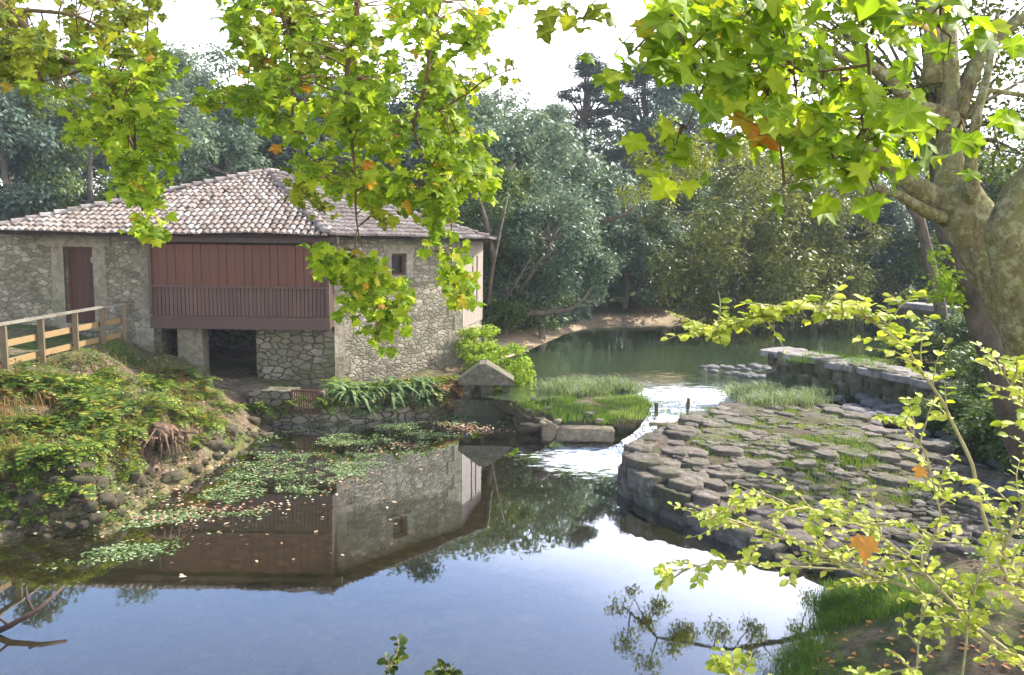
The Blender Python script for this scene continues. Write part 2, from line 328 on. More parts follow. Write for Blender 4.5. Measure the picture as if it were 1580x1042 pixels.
def watermat(name, tint, ripple=.02, sc=1.4, base=.22, foam=False, stretch=(1, 1, 1), gl=(1, 1, 1), rough=.02, chop=None, mul=1.7, murk=None, froth=None):
    m, nt = newmat(name)
    co = coords(nt, stretch)
    n = math_(nt, 'ADD', noi(nt, co, sc, 3, .5), math_(nt, 'MULTIPLY', noi(nt, co, sc * 5, 2, .5), .15))
    if chop:
        gp = N(nt, 'ShaderNodeNewGeometry'); sy_ = N(nt, 'ShaderNodeVectorMath', operation='DISTANCE'); nt.links.new(gp.outputs['Position'], sy_.inputs[0]); sy_.inputs[1].default_value = chop
        amt = ramp(nt, math_(nt, 'MULTIPLY', sy_.outputs['Value'], .1), [(.12, (1,1,1)), (.55, (.06,.06,.06)), (1, (.02,.02,.02))])
        n = math_(nt, 'MULTIPLY', n, amt)
    nr = bump(nt, n, 1.0, ripple)
    gln = N(nt, 'ShaderNodeBsdfGlossy', i_Roughness=rough); nt.links.new(nr, gln.inputs['Normal']); gln.inputs[0].default_value = (*gl, 1)
    tr = N(nt, 'ShaderNodeBsdfTransparent'); tr.inputs[0].default_value = (*tint, 1)
    df = N(nt, 'ShaderNodeBsdfDiffuse'); df.inputs[0].default_value = (*(murk or (tint[0] * .12, tint[1] * .12, tint[2] * .12)), 1)
    m1 = N(nt, 'ShaderNodeMixShader'); m1.inputs[0].default_value = .25
    nt.links.new(tr.outputs[0], m1.inputs[1]); nt.links.new(df.outputs[0], m1.inputs[2])
    fr = N(nt, 'ShaderNodeFresnel'); fr.inputs[0].default_value = 1.33; nt.links.new(nr, fr.inputs['Normal'])
    fac = math_(nt, 'ADD', math_(nt, 'MULTIPLY', fr.outputs[0], mul), base, clamp=True)
    mx = N(nt, 'ShaderNodeMixShader'); nt.links.new(fac, mx.inputs[0])
    nt.links.new(m1.outputs[0], mx.inputs[1]); nt.links.new(gln.outputs[0], mx.inputs[2])
    out = mx.outputs[0]
    if froth:
        fo = N(nt, 'ShaderNodeBsdfDiffuse'); fo.inputs[0].default_value = (.8, .85, .93, 1)
        gp = N(nt, 'ShaderNodeNewGeometry'); ds = N(nt, 'ShaderNodeVectorMath', operation='DISTANCE'); nt.links.new(gp.outputs['Position'], ds.inputs[0]); ds.inputs[1].default_value = froth[0]
        fall = math_(nt, 'SUBTRACT', 1.0, math_(nt, 'DIVIDE', ds.outputs['Value'], froth[1]), clamp=True)
        ff = math_(nt, 'ADD', math_(nt, 'MULTIPLY', noi(nt, coords(nt, (1.2, 4.5, 1)), 2.4, 6, .75), 1.0), math_(nt, 'MULTIPLY', fall, .42))
        ff = math_(nt, 'MULTIPLY', ramp(nt, ff, [(.72, (0,0,0)), (.84, (1,1,1))]), math_(nt, 'MULTIPLY', fall, 4.0, clamp=True))
        m2 = N(nt, 'ShaderNodeMixShader'); nt.links.new(ff, m2.inputs[0]); nt.links.new(out, m2.inputs[1]); nt.links.new(fo.outputs[0], m2.inputs[2]); out = m2.outputs[0]
    if foam:
        fo = N(nt, 'ShaderNodeBsdfDiffuse'); fo.inputs[0].default_value = (.82, .86, .92, 1)
        ff = ramp(nt, noi(nt, coords(nt, (5, 1.3, 1), rot=(0, 0, R(-25))), 2.6, 7, .8), [(.5, (.0,.0,.0)), (.64, (.9,.9,.9))])
        gp = N(nt, 'ShaderNodeNewGeometry'); sz_ = N(nt, 'ShaderNodeSeparateXYZ'); nt.links.new(gp.outputs['Position'], sz_.inputs[0])
        ff = math_(nt, 'MULTIPLY', ff, ramp(nt, math_(nt, 'MULTIPLY', sz_.outputs[2], 1.5), [(.0, (.8,.8,.8)), (.12, (1,1,1)), (.88, (1,1,1)), (.95, (.25,.25,.25))]))
        m2 = N(nt, 'ShaderNodeMixShader'); nt.links.new(ff, m2.inputs[0]); nt.links.new(out, m2.inputs[1]); nt.links.new(fo.outputs[0], m2.inputs[2]); out = m2.outputs[0]
    o = N(nt, 'ShaderNodeOutputMaterial'); nt.links.new(out, o.inputs[0]); return m
MAT['pool'] = watermat('still_pool', (.78, .7, .42), .0012, 1.1, .05, gl=(.82, .87, 1), mul=3.1, murk=(.07, .06, .022), froth=(tuple(WZ(925, 708, 0)), 2.6))
MAT['river'] = watermat('slow_river', (.7, .8, .55), .22, 2.6, .03, stretch=(.8, 1, 1), mul=1.3, murk=(.13, .2, .1), froth=(tuple(WZ(1062, 612, ZR_)), 3.2), chop=tuple(WZ(1045, 622, ZR_)))  # froth spot is foam plus painted white sparkle around the chute head
MAT['chute'] = watermat('rushing_water', (.6, .66, .66), .12, 4, .2, foam=True)
m, nt = newmat('dark_glass'); finish(nt, (.012, .01, .01), .15, None, .5); MAT['glass'] = m

# ------------------------------------------------------------------ terrain
ZR = .6
def poly(pts, z): return [tuple(WZ(px, py, z).xy) for px, py in pts]
pool = poly([(190,835),(255,775),(330,735),(400,690),(430,655),(500,645),(560,640),(640,634),(720,634),(765,640),(820,668),(860,690),(950,697),(975,700),(985,730),(1040,800),(1120,850),(1205,905),(1190,960),(1120,1042)], 0)
pool += [(1.9, 5.5), (0, 4.6), (-4, 4.4), (-9, 4.2), (-14, 5.0), (-13, 8.6), (-9.5, 9.9), (-8.0,11.6)]
river = poly([(795,610),(790,575),(800,560),(850,540),(905,512),(960,502),(1060,500),(1150,492),(1260,488),(1340,494)], ZR)
river += [(24, 41), (30, 36), (26, 27), (16.5, 25.2)]
river += poly([(1280,545),(1195,562),(1180,585),(1150,600),(1110,612),(1075,628),(1035,640),(1008,632),(1003,615),(950,597),(880,597)], ZR)
def sdist(X, Y, pg):            # signed distance, negative inside
    P = np.stack([X, Y], -1); best = np.full(X.shape, 1e9); ins = np.zeros(X.shape, bool)
    n = len(pg)
    for i in range(n):
        a = np.array(pg[i]); b = np.array(pg[(i+1) % n]); e = b - a; w = P - a
        t = np.clip((w @ e) / (e @ e), 0, 1); d = w - t[..., None] * e
        best = np.minimum(best, np.sqrt((d ** 2).sum(-1)))
        c = ((a[1] > Y) != (b[1] > Y))
        xx = (b[0]-a[0]) * (Y - a[1]) / ((b[1]-a[1]) if abs(b[1]-a[1]) > 1e-9 else 1e-9) + a[0]
        ins ^= c & (X < xx)
    return np.where(ins, -best, best)
CTRL = np.array([(-10,15.7,1.95),(-10.2,18,2.0),(-10.3,20.0,2.15),(-13,20,2.3),(-14,24,2.4),(-13.5,17,2.2),(-9.2,20.6,1.55),(-8.6,19.5,1.35),(-8.2,21.8,.75),(-7,20.2,.8),(-6,21,.75),(-7,24,.8),(-5,23,.8),
 (-7.2,18.0,.9),(-8.0,16.5,1.3),(-9,14.5,1.45),(-8.2,13.8,.9),(-10.5,12.5,1.2),(-14,12,1.9),(-18,8,2.0),(-18,16,2.4),(-3.5,22.6,.6),(-2,23.6,.7),(-1,22.2,.7),(0,20.5,.5),(.5,19.8,.55),(1.5,19.4,.7),(2.5,19.2,.7),(2.4,18.0,.4),(1.2,17.4,.1),
 (3.6,16.5,.45),(5,17,.55),(6,19,.55),(5,14,.2),(6.5,16,.35),(10,15,.4),(8,18,.5),(8,14,.2),(5.2,12,-.2),(7,12,.0),(9,13,.3),(5,11,-.1),(4.2,9.6,.2),(3.2,7.5,.25),(5.2,8.2,.6),(6.5,9.6,.45),(7,7,1.0),(10,8,1.6),(12,12,1.6),(3,5.5,.9),
 (9,20.5,.5),(11,18,.6),(12.5,16,1.0),(10,22.5,.9),(14,21.5,1.3),(17,20,1.7),(20,24,1.9),(20,31,1.9),(24,34,2.2),(30,30,2.5),
 (0,1,2.9),(-6,1,2.8),(6,1,2.8),(0,-8,3),(-1,30,1.3),(-3,27,1.3),(-2,36,1.5),(1,44,1.2),(4,46,1.2),(8,47,1.3),(14,47,1.5),(20,48,1.6),(28,48,2.2),(10,56,2.6),(-6,40,2.2),(-12,34,2.6),(-20,30,3),(-24,45,4.5),(-10,50,3.5),(0,60,4),(25,62,3.5),(45,60,5),(-40,60,7),(0,90,8),(50,100,9),(-50,100,10),(0,160,12),(150,160,14),(-150,160,14),(-90,40,6),(90,30,6)])
def hraw(X, Y):
    num = np.zeros(X.shape); den = np.zeros(X.shape)
    for x, y, z in CTRL:
        w = 1.0 / ((X - x) ** 2 + (Y - y) ** 2 + .15) ** 1.8
        num += w * z; den += w
    L = num / den
    L = L + .05 * np.sin(X * 1.7 + np.sin(Y * 1.3) * 1.5) * np.cos(Y * 1.9 + X * .4) + .035 * np.sin(X * 4.3 + Y * 2.1) * np.cos(Y * 5.1 - X * 1.2)
    far = np.clip((np.hypot(X, Y) - 60) / 60, 0, 1)
    L = L + far * 1.2 * np.sin(X * .07 + 1) * np.cos(Y * .05)
    dp = sdist(X, Y, pool); dr = sdist(X, Y, river)
    def ss(t): t = np.clip(t, 0, 1); return t * t * (3 - 2 * t)
    kp = ss((dp + .15) / 1.7); kr = ss((dr + .1) / np.where(Y > 26, 3.5, 1.2))
    bedp = -.18 - .5 * ss(-dp / 3.5); bedr = ZR - .12 - 1.0 * ss((-dr - .5) / 5)
    h = np.where(dr < dp, bedr + (L - bedr) * kr, bedp + (L - bedp) * kp)
    return h
def hgt(x, y): return float(hraw(np.array([x], float), np.array([y], float))[0])
def axis(a, b, st, grow, lim_lo, lim_hi):
    c = list(np.arange(a, b + 1e-6, st)); s = st; x = b
    while x < lim_hi: s *= grow; x += s; c.append(x)
    s = st; x = a; lo = []
    while x > lim_lo: s *= grow; x -= s; lo.append(x)
    return np.array(lo[::-1] + c)
ax = axis(-16, 17, .2, 1.12, -700, 700); ay = axis(3, 30, .2, 1.1, -60, 900)
GX, GY = np.meshgrid(ax, ay); GZ = hraw(GX, GY)
nx, ny = len(ax), len(ay)
gv = np.stack([GX, GY, GZ], -1).reshape(-1, 3)
ii = (np.arange(ny - 1)[:, None] * nx + np.arange(nx - 1)[None, :]).ravel()
gf = np.stack([ii, ii + 1, ii + nx + 1, ii + nx], -1)
ter = link('ground', npmesh('ground', gv, gf, MAT['ground'], True)); tag(ter, 'soil, moss and river bed', None, None, 'structure')
from mathutils.bvhtree import BVHTree
BV = BVHTree.FromPolygons(gv.tolist(), [tuple(int(q) for q in f) for f in gf])
def hgt(x, y):
    h = BV.ray_cast(Vector((x, y, 100)), Vector((0, 0, -1)))[0]
    return h.z if h is not None else 0.0
def G(px, py):                  # the point of the ground seen at a place of the picture
    d = ray(px, py).normalized(); hit = BV.ray_cast(Vector((0, 0, CAMZ)), d)
    return hit[0] if hit[0] is not None else WZ(px, py, 0)
def sheet(name, pg, z, mat, res=.5, label='water', cut=None):
    # flat sheet cut from a grid to the polygon (grown a little under the banks)
    P = np.array(pg); x0, y0 = P.min(0) - 1.5; x1, y1 = P.max(0) + 1.5
    X, Y = np.meshgrid(np.arange(x0, x1, res), np.arange(y0, y1, res))
    inside = sdist(X, Y, pg) < .9
    if cut is not None: inside &= ~((Y < cut[2]) & (X > cut[0]) & (X < cut[1]))
    n = X.shape[1]; v = np.stack([X, Y, np.full(X.shape, z)], -1).reshape(-1, 3)
    keep = inside[:-1, :-1]; idx = (np.arange(X.shape[0]-1)[:, None] * n + np.arange(n-1)[None, :])[keep]
    f = np.stack([idx, idx+1, idx+n+1, idx+n], -1)
    used = np.unique(f); mp = np.full(len(v), -1); mp[used] = np.arange(len(used))
    return tag(link(name, npmesh(name, v[used], mp[f], mat, True)), label, None, None, 'structure')
sheet('pool_water', pool, 0.0, MAT['pool'], .3, 'still dark mill pool')
# river level stops at the head of the chute
h1_, h2_ = WZ(1000, 640, .6), WZ(1064, 634, .6)
sheet('river_water', river, ZR, MAT['river'], .15, 'slow green river above the weir', (h1_.x - .5, h2_.x + .25, h1_.y + .1))

# chute: sloping tongue of fast water
def strip(name, lft, rgt, mat, n=14):
    V = []; Fc = []
    m = len(lft)
    for i in range(m):
        a = Vector(lft[i]); b = Vector(rgt[i])
        for k in range(n + 1):
            t = k / n; p = a.lerp(b, t); p.z += .03 * noise.noise(p * 5) ; V.append(tuple(p))
    for i in range(m - 1):
        for k in range(n): Fc.append((i*(n+1)+k, i*(n+1)+k+1, (i+1)*(n+1)+k+1, (i+1)*(n+1)+k))
    b = MB(); b.add(V, Fc); return b.build(name, mat, smooth=True)
def interp(a, n):
    out = []
    for i in range(len(a) - 1):
        for k in range(n): out.append(Vector(a[i]).lerp(Vector(a[i+1]), k / n))
    out.append(Vector(a[-1])); return out
L_ = [WZ(1006, 622, .612), WZ(1000, 640, .6), WZ(985, 662, .42), WZ(955, 684, .2), WZ(925, 700, .02), WZ(912, 706, -.05)]
R_ = [WZ(1090, 616, .612), WZ(1062, 636, .6), WZ(1030, 660, .42), WZ(985, 684, .2), WZ(972, 704, .02), WZ(968, 716, -.05)]
ch = strip('mill_race_water', interp(L_, 6), interp(R_, 6), MAT['chute']); tag(ch, 'white rushing water', None, None, 'structure')

# ------------------------------------------------------------------ mill house
ES = W(365, 362, 20.7).z
base_house = (W(400, 500, 21.4).x, 21.4, .7)
mill = thing('mill_house', base_house, 'old stone watermill with a hipped clay tile roof and red boarded gallery', 'watermill')
A0 = W(-40, 400, 21.9).xy; A1 = W(233, 400, 21.5).xy; A2 = W(514, 400, 21.5).xy; A3 = W(713, 400, 25.2).xy; A4 = W(744, 400, 28.3).xy
B4 = Vector((A4.x - .2, 31.5)); B0 = Vector((A0.x, 31))
TH = .55
def zat(px, py, D): return W(px, py, D).z
def xyat(px, D): return W(px, 430, D).xy
ztop = ES - .02
# left wing with its door
dD = 21.75
d0, d1 = xyat(101, dD), xyat(148, dD); dz0, dz1 = 2.28, zat(125, 381, dD)
def lineat(a, b, x): t = (x - a.x) / (b.x - a.x); return a.lerp(b, t)
q0, q1 = lineat(A0, A1, d0.x), lineat(A0, A1, d1.x)
wl = MB()
wl.wall(A0, q0, -.3, ztop, TH); wl.wall(q0, q1, dz1, ztop, TH); wl.wall(q0, q1, -.3, dz0, TH); wl.wall(q1, A1, -.3, ztop, TH)
wl.build('wall', MAT['rubble'], mill)
# dressed surround standing just proud
sr = MB()
def proud(a, b, z0, z1, k, t=.12):
    d = (b - a).normalized(); n = Vector((d.y, -d.x)) * k
    sr.wall(a + n, b + n, z0, z1, t)
dx = (q1 - q0).normalized()
proud(q0 - dx * .34, q0, dz0, dz1, .012); proud(q1, q1 + dx * .36, dz0, dz1, .014); proud(q0 - dx * .5, q1 + dx * .5, dz1, dz1 + .3, .018)
proud(q0 - dx * .2, q1 + dx * .2, dz0 - .2, dz0, .06, .3)
for k in range(7):      # long and short quoins at the corner by the gallery
    z = 1.2 + k * .5; proud(A1 - dx * (.5 if k % 2 else .32), A1, z + .01, z + .49, .016)
sr.build('door_surround', MAT['dressed'], mill)
dr_ = MB()
for k in range(4):
    a = q0.lerp(q1, k / 4 + .004); b = q0.lerp(q1, (k + 1) / 4 - .004); n = Vector((-dx.y, dx.x)) * .2
    dr_.wall(a + n, b + n, dz0, dz1 - .07, .05)
door = dr_.build('door', MAT['doorwood'], mill)
fr = MB(); n = Vector((-dx.y, dx.x)) * .16
fr.wall(q0 + n, q0 + n + dx * .06, dz0, dz1, .1); fr.wall(q1 + n - dx * .06, q1 + n, dz0, dz1, .1); fr.wall(q0 + n + dx * .06, q1 + n - dx * .06, dz1 - .07, dz1, .1)
fr.build('frame', MAT['redwood'], door)
hd = MB(); hp = q0.lerp(q1, .86) + n; hd.box((hp.x, hp.y, dz1 - .35), (.07, .04, .16)); hd.build('plaque', MAT['concrete'], door)
# right wing
w0, w1 = xyat(604, 23), xyat(627, 23)
def hitx(a, b, px):           # plan point on the wall a-b seen at column px
    best = None
    for k in range(401):
        p = a.lerp(b, k / 400); v = MW.inverted() @ Vector((p.x, p.y, 4)); u = 790 + F * v.x / -v.z
        if best is None or abs(u - px) < best[0]: best = (abs(u - px), p)
    return best[1]
w0, w1 = hitx(A2, A3, 604), hitx(A2, A3, 627); wz1, wz0 = zat(615, 392, w0.y), zat(615, 425, w0.y)
wr = MB(); wr.wall(A2, w0, -.4, ztop, TH); wr.wall(w1, A3, -.4, ztop, TH); wr.wall(w0, w1, -.4, wz0, TH); wr.wall(w0, w1, wz1, ztop, TH)
wr.build('wall', MAT['rubble'], mill)
dw = (w1 - w0).normalized(); nw = Vector((-dw.y, dw.x))
wf = MB()
for a, b, z0, z1 in ((w0, w0 + dw * .06, wz0, wz1), (w1 - dw * .06, w1, wz0, wz1), (w0 + dw * .06, w1 - dw * .06, wz1 - .06, wz1), (w0 + dw * .06, w1 - dw * .06, wz0, wz0 + .06)):
    wf.wall(a + nw * .1, b + nw * .1, z0, z1, .09)
win = wf.build('window', MAT['redwood'], mill)
g_ = MB(); g_.wall(w0 + nw * .16, w1 + nw * .16, wz0, wz1, .02); g_.build('pane', MAT['glass'], win)
s_ = MB(); s_.wall(w0 - dw * .12 - nw * .07, w1 + dw * .12 - nw * .07, wz0 - .1, wz0 - .004, .3); s_.build('sill', MAT['concrete'], win)
sr = MB(); d_ = (A3 - A2).normalized()
def proud2(a, b, z0, z1, k, t=.12):
    n = Vector((d_.y, -d_.x)) * k; sr.wall(a + n, b + n, z0, z1, t)
proud2(w0 - dw * .28, w1 + dw * .3, wz1 + .005, wz1 + .26, .02); proud2(w0 - dw * .24, w0 - dw * .003, wz0, wz1, .016); proud2(w1 + dw * .003, w1 + dw * .26, wz0, wz1, .016)
sr.build('window_surround', MAT['dressed'], mill); sr = MB()
for k in range(9):
    z = .5 + k * .46
    if z + .45 > ztop: break
    proud2(A2, A2 + d_ * (.55 if k % 2 else .34), z, z + .45, .02)
sr.build('corner_stone', MAT['dressed'], mill); sr = MB()
for k in range(9):
    z = .5 + k * .46
    if z + .45 > ztop: break
    proud2(A3 - d_ * (.34 if k % 2 else .6), A3, z, z + .45, .018)
sr.build('corner_stone', MAT['dressed'], mill)
# back and end walls
bw = MB(); ztower = zat(740, 498, 27)
bw.wall(A3, A4, -.4, ztower, TH); bw.wall(A4, B4, -.4, ztop, TH); bw.wall(B4, B0, -.4, ztop, TH); bw.wall(B0, A0, -.4, ztop, TH)
bw.build('wall', MAT['rubble'], mill)
# boarded end face with two dark slots
tw = MB(); dT = (A4 - A3).normalized(); nT = Vector((-dT.y, dT.x)); LT = (A4 - A3).length
k = 0; s = 0.0
slots = [(.42, .52), (.62, .72)]
npl = 14
pal = MB(); dk = MB()
for k in range(npl):
    a = A3 + dT * (LT * k / npl + .008) - nT * .03; b = A3 + dT * (LT * (k + 1) / npl - .008) - nT * .03
    f = (k + .5) / npl
    if any(u0 < f < u1 for u0, u1 in slots):
        pal.wall(a, b, ztower, ztower + .5, .08); pal.wall(a, b, ES - .55, ES - .05, .08); dk.wall(a + nT * .1, b + nT * .1, ztower + .4, ES - .4, .03)
    else: pal.wall(a, b, ztower, ES - .05, .08)
bp = pal.build('boarded_face', MAT['palewood'], mill); dk.build('slot', MAT['glass'], bp)
lg = MB(); lg.wall(A3 - nT * .35 + dT * .1, A3 - nT * .35 + dT * 1.5, ztower - .12, ztower - .04, .4); lg.build('ledge', MAT['palewood'], bp)
# inner corner post of gallery face, front edge
# gallery
gD = 21.0
gx0, gx1 = W(232, 430, gD).x, W(509, 430, gD).x
gz0 = zat(370, 508, gD); gz1 = ES - .1
zr1 = zat(370, 443, gD); zr2 = zat(370, 489, gD); ztb = zat(370, 377, gD)
gal = MB(); nb = 21
for k in range(nb):
    a = gx0 + (gx1 - gx0) * k / nb; b = gx0 + (gx1 - gx0) * (k + 1) / nb
    gal.box(((a+b)/2, gD + .02 + .004 * (k % 2), (zr1 + ztb) / 2), ((b - a) - (.022 if k % 3 == 2 else .006), .05, ztb - zr1 - .02))
g1 = gal.build('gallery_shutter', MAT['redwood'], mill)
gal = MB(); nb = 44
for k in range(nb):
    a = gx0 + .05 + (gx1 - gx0 - .1) * k / nb; w_ = (gx1 - gx0 - .1) / nb
    gal.box((a + w_/2, gD + .03 + .006 * (k % 3), (zr1 + zr2) / 2), (w_ - .016, .04, zr1 - zr2 - .01))
gal.build('gallery_board', MAT['greywood'], mill)
gal = MB()
gal.box(((gx0+gx1)/2, gD - .03, zr1), (gx1 - gx0, .1, .055)); gal.box(((gx0+gx1)/2, gD - .04, zr2 - .03), (gx1 - gx0, .12, .06))
gal.box(((gx0+gx1)/2, gD - .02, (gz0 + zr2 - .06)/2), (gx1 - gx0 + .02, .12, zr2 - .065 - gz0))
gal.box((gx0 + .03, gD - .06, (zr2 + ztb)/2), (.07, .1, ztb - zr2 - .08)); gal.box((gx1 - .03, gD - .06, (zr2 + ztb)/2), (.07, .1, ztb - zr2 - .08))
gal.build('gallery_rail', MAT['greywood'], mill)
gal = MB(); gal.box(((gx0+gx1)/2 - .2, gD - .08, (ztb + gz1)/2 + .05), (gx1 - gx0 + .9, .26, gz1 - ztb + .02)); gal.box(((gx0+gx1)/2, gD + .35, gz0 + .1), (gx1 - gx0 - .1, .6, .12))
gal.box((gx0 + .03, gD + .3, (gz0 + gz1)/2), (.05, .5, gz1 - gz0 - .1)); gal.box((gx1 - .03, gD + .3, (gz0 + gz1)/2), (.05, .5, gz1 - gz0 - .1))
gal.box(((gx0+gx1)/2, gD + .55, (gz0 + gz1)/2), (gx1 - gx0 - .15, .05, gz1 - gz0 - .1))
gal.build('beam', MAT['beamwood'], mill)
# undercroft
uc = MB(); zu = gz0 - .02
uD = 21.5
def ub(x0, x1, z0, z1, D=uD, t=.5, b=None): (b or uc).box(((x0 + x1)/2, D + t/2, (z0 + z1)/2), (x1 - x0, t, z1 - z0))
X = lambda px: W(px, 550, uD).x
ub(X(396), A2.x - .01, -.4, zu - .03); ub(A1.x, X(251), .9, zu - .05); 
uc.box((A1.x - .2 + .1, uD + 2.4, 1.4), (.4, 3.7, 3.4)); uc.box((A2.x + .15, uD + 2.9, 1.6), (.4, 3.6, 3.4))
uc.box(((A1.x + A2.x)/2, uD + 4.6, 1.5), (A2.x - A1.x, .4, 4))
uc.build('undercroft_wall', MAT['rubble_dark'], mill)
b = MB(); ub(X(276), X(314), .3, zu - .04, uD - .05, .45, b); b.build('pillar', MAT['dressed'], mill)
b = MB(); b.box(((A1.x + A2.x)/2, uD + 2.2, zu + .2), (A2.x - A1.x - .02, 4.2, .16)); b.build('floor_slab', MAT['beamwood'], mill)
# plinth and foot of the wall
pl = MB()
pA, pB, pC = WZ(385, 640, .2).xy, WZ(500, 650, .1).xy, WZ(700, 632, .1).xy
zf = .95
e1 = hitx(pA, pB, 446); e2 = hitx(pA, pB, 492)
pl.wall(pA, e1, -.5, zf - .12, .6); pl.wall(e1, e2, -.5, .28, .6); pl.wall(e2, pB, -.5, zf - .1, .6); pl.wall(pB, pC, -.5, zf - .25, .9)
pl.wall(pC, pC + Vector((.5, 1.2)), -.5, zf - .25, .6)
pl.build('footing', MAT['rubble_dark'], mill)
# sluice grate in the footing
e1b, e2b = e1, e2
gt = thing('sluice_grate', (e1.x, e1.y, .3), 'rusty red barred sluice grate set in the stone footing under the gallery', 'grate')
b = MB()
de = (e2 - e1).normalized()
for k in range(13):
    p = e1.lerp(e2, (k + .5) / 13); b.box((p.x, p.y - .03, .58), (.03, .03, .56), math.atan2(de.y, de.x))
b.build('bar', MAT['rust'], gt)
b = MB(); mid = (e1 + e2) / 2
for z in (.31, .86): b.box((mid.x, mid.y - .035, z), ((e2 - e1).length, .06, .05), math.atan2(de.y, de.x))
b.build('frame', MAT['rust'], gt)

# roof : pyramid of barrel tiles
apex = W(415, 266, 25.2)
def E(px, D, dz=0): p = W(px, 400, D); return Vector((p.x, p.y, ES + dz))
eav = [E(-22, 20.9), E(214, 20.7), E(505, 20.7), E(752, 25.6)]
eb = [Vector((eav[3].x + .1, 32, ES)), Vector((eav[0].x - .1, 31.6, ES))]
ring = [eav[0], eav[1], eav[2], eav[3], eb[0], eb[1]]
# under-roof deck (soffit boards)
b = MB(); vs = [tuple(p - Vector((0, 0, .06))) for p in ring] + [tuple(apex - Vector((0, 0, .12)))]
b.add(vs, [(i, (i+1) % 6, 6) for i in range(6)] + [(5,4,3,2,1,0)]); b.build('soffit', MAT['beamwood'], mill)
tb = MB()
def tri_in(u, v, a, ex): # triangle with base from 0..L on v=0, apex (a,h)
    return True
def tile(p, du, dn, dv, w, l, b):  # arch of one barrel tile
    V = []
    for j in (0, 1):
        ww = w * (.5 if j == 0 else .4); c = p + dv * (l * j) + dn * (.035 if j == 0 else .0)
        for k in range(6):
            t = math.pi * k / 5; V.append(tuple(c + du * (math.cos(t) * ww) + dn * (math.sin(t) * ww * .85)))
    Fc = [(k, k+1, 7+k, 6+k) for k in range(5)] + [(0, 5, 4, 3, 2, 1)]
    b.add(V, Fc)
for i in range(6):
    a, c = ring[i], ring[(i + 1) % 6]; du = (c - a).normalized(); L = (c - a).length
    nrm = (c - a).cross(apex - a).normalized()
    if nrm.z < 0: nrm = -nrm
    dv = nrm.cross(du).normalized()
    if dv.z < 0: dv = -dv
    ua = (apex - a).dot(du); h = (apex - a).dot(dv)
    cw, rl = .18, .3
    nc = int(L / cw); nr = int(h / rl) + 1
    for r in range(nr):
        for q in range(int(min(0, ua) / cw) - 1, int(max(L, ua) / cw) + 2):
            u = (q + .5) * L / nc + random.uniform(-.012, .012); v = r * rl - .06 + random.uniform(-.02, .02)
            vv = max(v, 0)
            if u < ua * vv / h - .06 or u > L - (L - ua) * vv / h + .06 or vv > h: continue
            tilt = random.uniform(-.03, .03)
            u += .03 * math.sin(v * 2.1 + i) ; lift = .045 * noise.noise(Vector((u * .5, v * .5, i * 9)))
            d2 = (dv + du * tilt + nrm * random.uniform(-.01, .02)).normalized()
            tile(a + du * u + dv * v + nrm * (.015 + lift), du, nrm, d2, cw * random.uniform(.82, 1.0), rl * 1.12, tb)
roof = tb.build('roof', MAT['tile'], mill)
hb = MB()
for i in range(6):
    a = ring[i]; d = (apex - a); L = d.length; d.normalize(); side = d.cross(Vector((0, 0, 1))).normalized(); up = side.cross(d).normalized()
    n_ = int(L / .34)
    if i == 1: continue
    for k in range(n_):
        p = a + d * (k * .34 + random.uniform(-.01, .01)) + up * .05
        tile(p, side, up, (d + side * random.uniform(-.04, .04)).normalized(), .25, .38, hb)
hb.build('ridge_tile', MAT['tile'], roof)

# ------------------------------------------------------------------ fence
fp = [(4, 500, 15.7), (62, 490, 17.0), (115, 481, 18.3), (157, 474, 19.4), (191, 469, 20.3)]
fence = thing('wooden_fence', (W(4, 500, 15.7).x, 15.7, 1.9), 'low wooden post and rail fence along the path to the mill door', 'fence')
tops = [W(*q) for q in fp]; ext = tops[0] + (tops[0] - tops[1]) * 1.6; 
dirf = (tops[-1] - tops[0]).normalized()
for p in tops + [ext]:
    b = MB(); z0 = hgt(p.x, p.y) - .3; b.box((p.x, p.y, (z0 + p.z - .04) / 2), (.11, .11, p.z - .04 - z0), .3); b.build('post', MAT['postwood'], fence)
allp = [ext] + tops
for k, (dz, mt, hh, tt) in enumerate(((0, 'toprail', .045, .15), (-.1, 'toprail', .06, .05), (-.42, 'railwood', .13, .04), (-.8, 'railwood', .13, .04))):
    if k == 1: continue
    for i in range(len(allp) - 1):
        a = allp[i] + Vector((0, 0, dz)); c = allp[i+1] + Vector((0, 0, dz)); d = c - a; off = Vector((-.09, 0, 0)) if k else Vector((0, 0, 0))
        b = MB(); m_ = (a + c) / 2 + off
        b.box(m_, (d.length - .006, tt, hh), math.atan2(d.y, d.x), 0, -math.asin(d.z / d.length))
        b.build('rail', MAT[mt], fence)

# ------------------------------------------------------------------ rocks
def rockmesh(name, seed, mat, sub=3, sharp=.35, flat=1.0):
    import bmesh
    bm = bmesh.new(); bmesh.ops.create_icosphere(bm, subdivisions=sub, radius=1)
    sv = Vector((seed * 7.3, seed * 3.1, seed))
    for v in bm.verts:
        p = v.co.copy(); d = 1 + sharp * 1.4 * noise.noise(p * .9 + sv) + .3 * noise.noise(p * 2.1 + sv) + .1 * noise.noise(p * 5 + sv)
        q = p * d
        for ax_ in range(3):          # planed faces
            lim = .72 + .1 * noise.noise(sv + Vector((ax_, 0, 0)))
            if abs(q[ax_]) > lim: q[ax_] = math.copysign(lim + (abs(q[ax_]) - lim) * .35, q[ax_])
        q.z *= flat; v.co = q
    me = bpy.data.meshes.new(name); bm.to_mesh(me); bm.free(); me.materials.append(mat)
    me.polygons.foreach_set('use_smooth', [True] * len(me.polygons)); return me
ROCK = {}
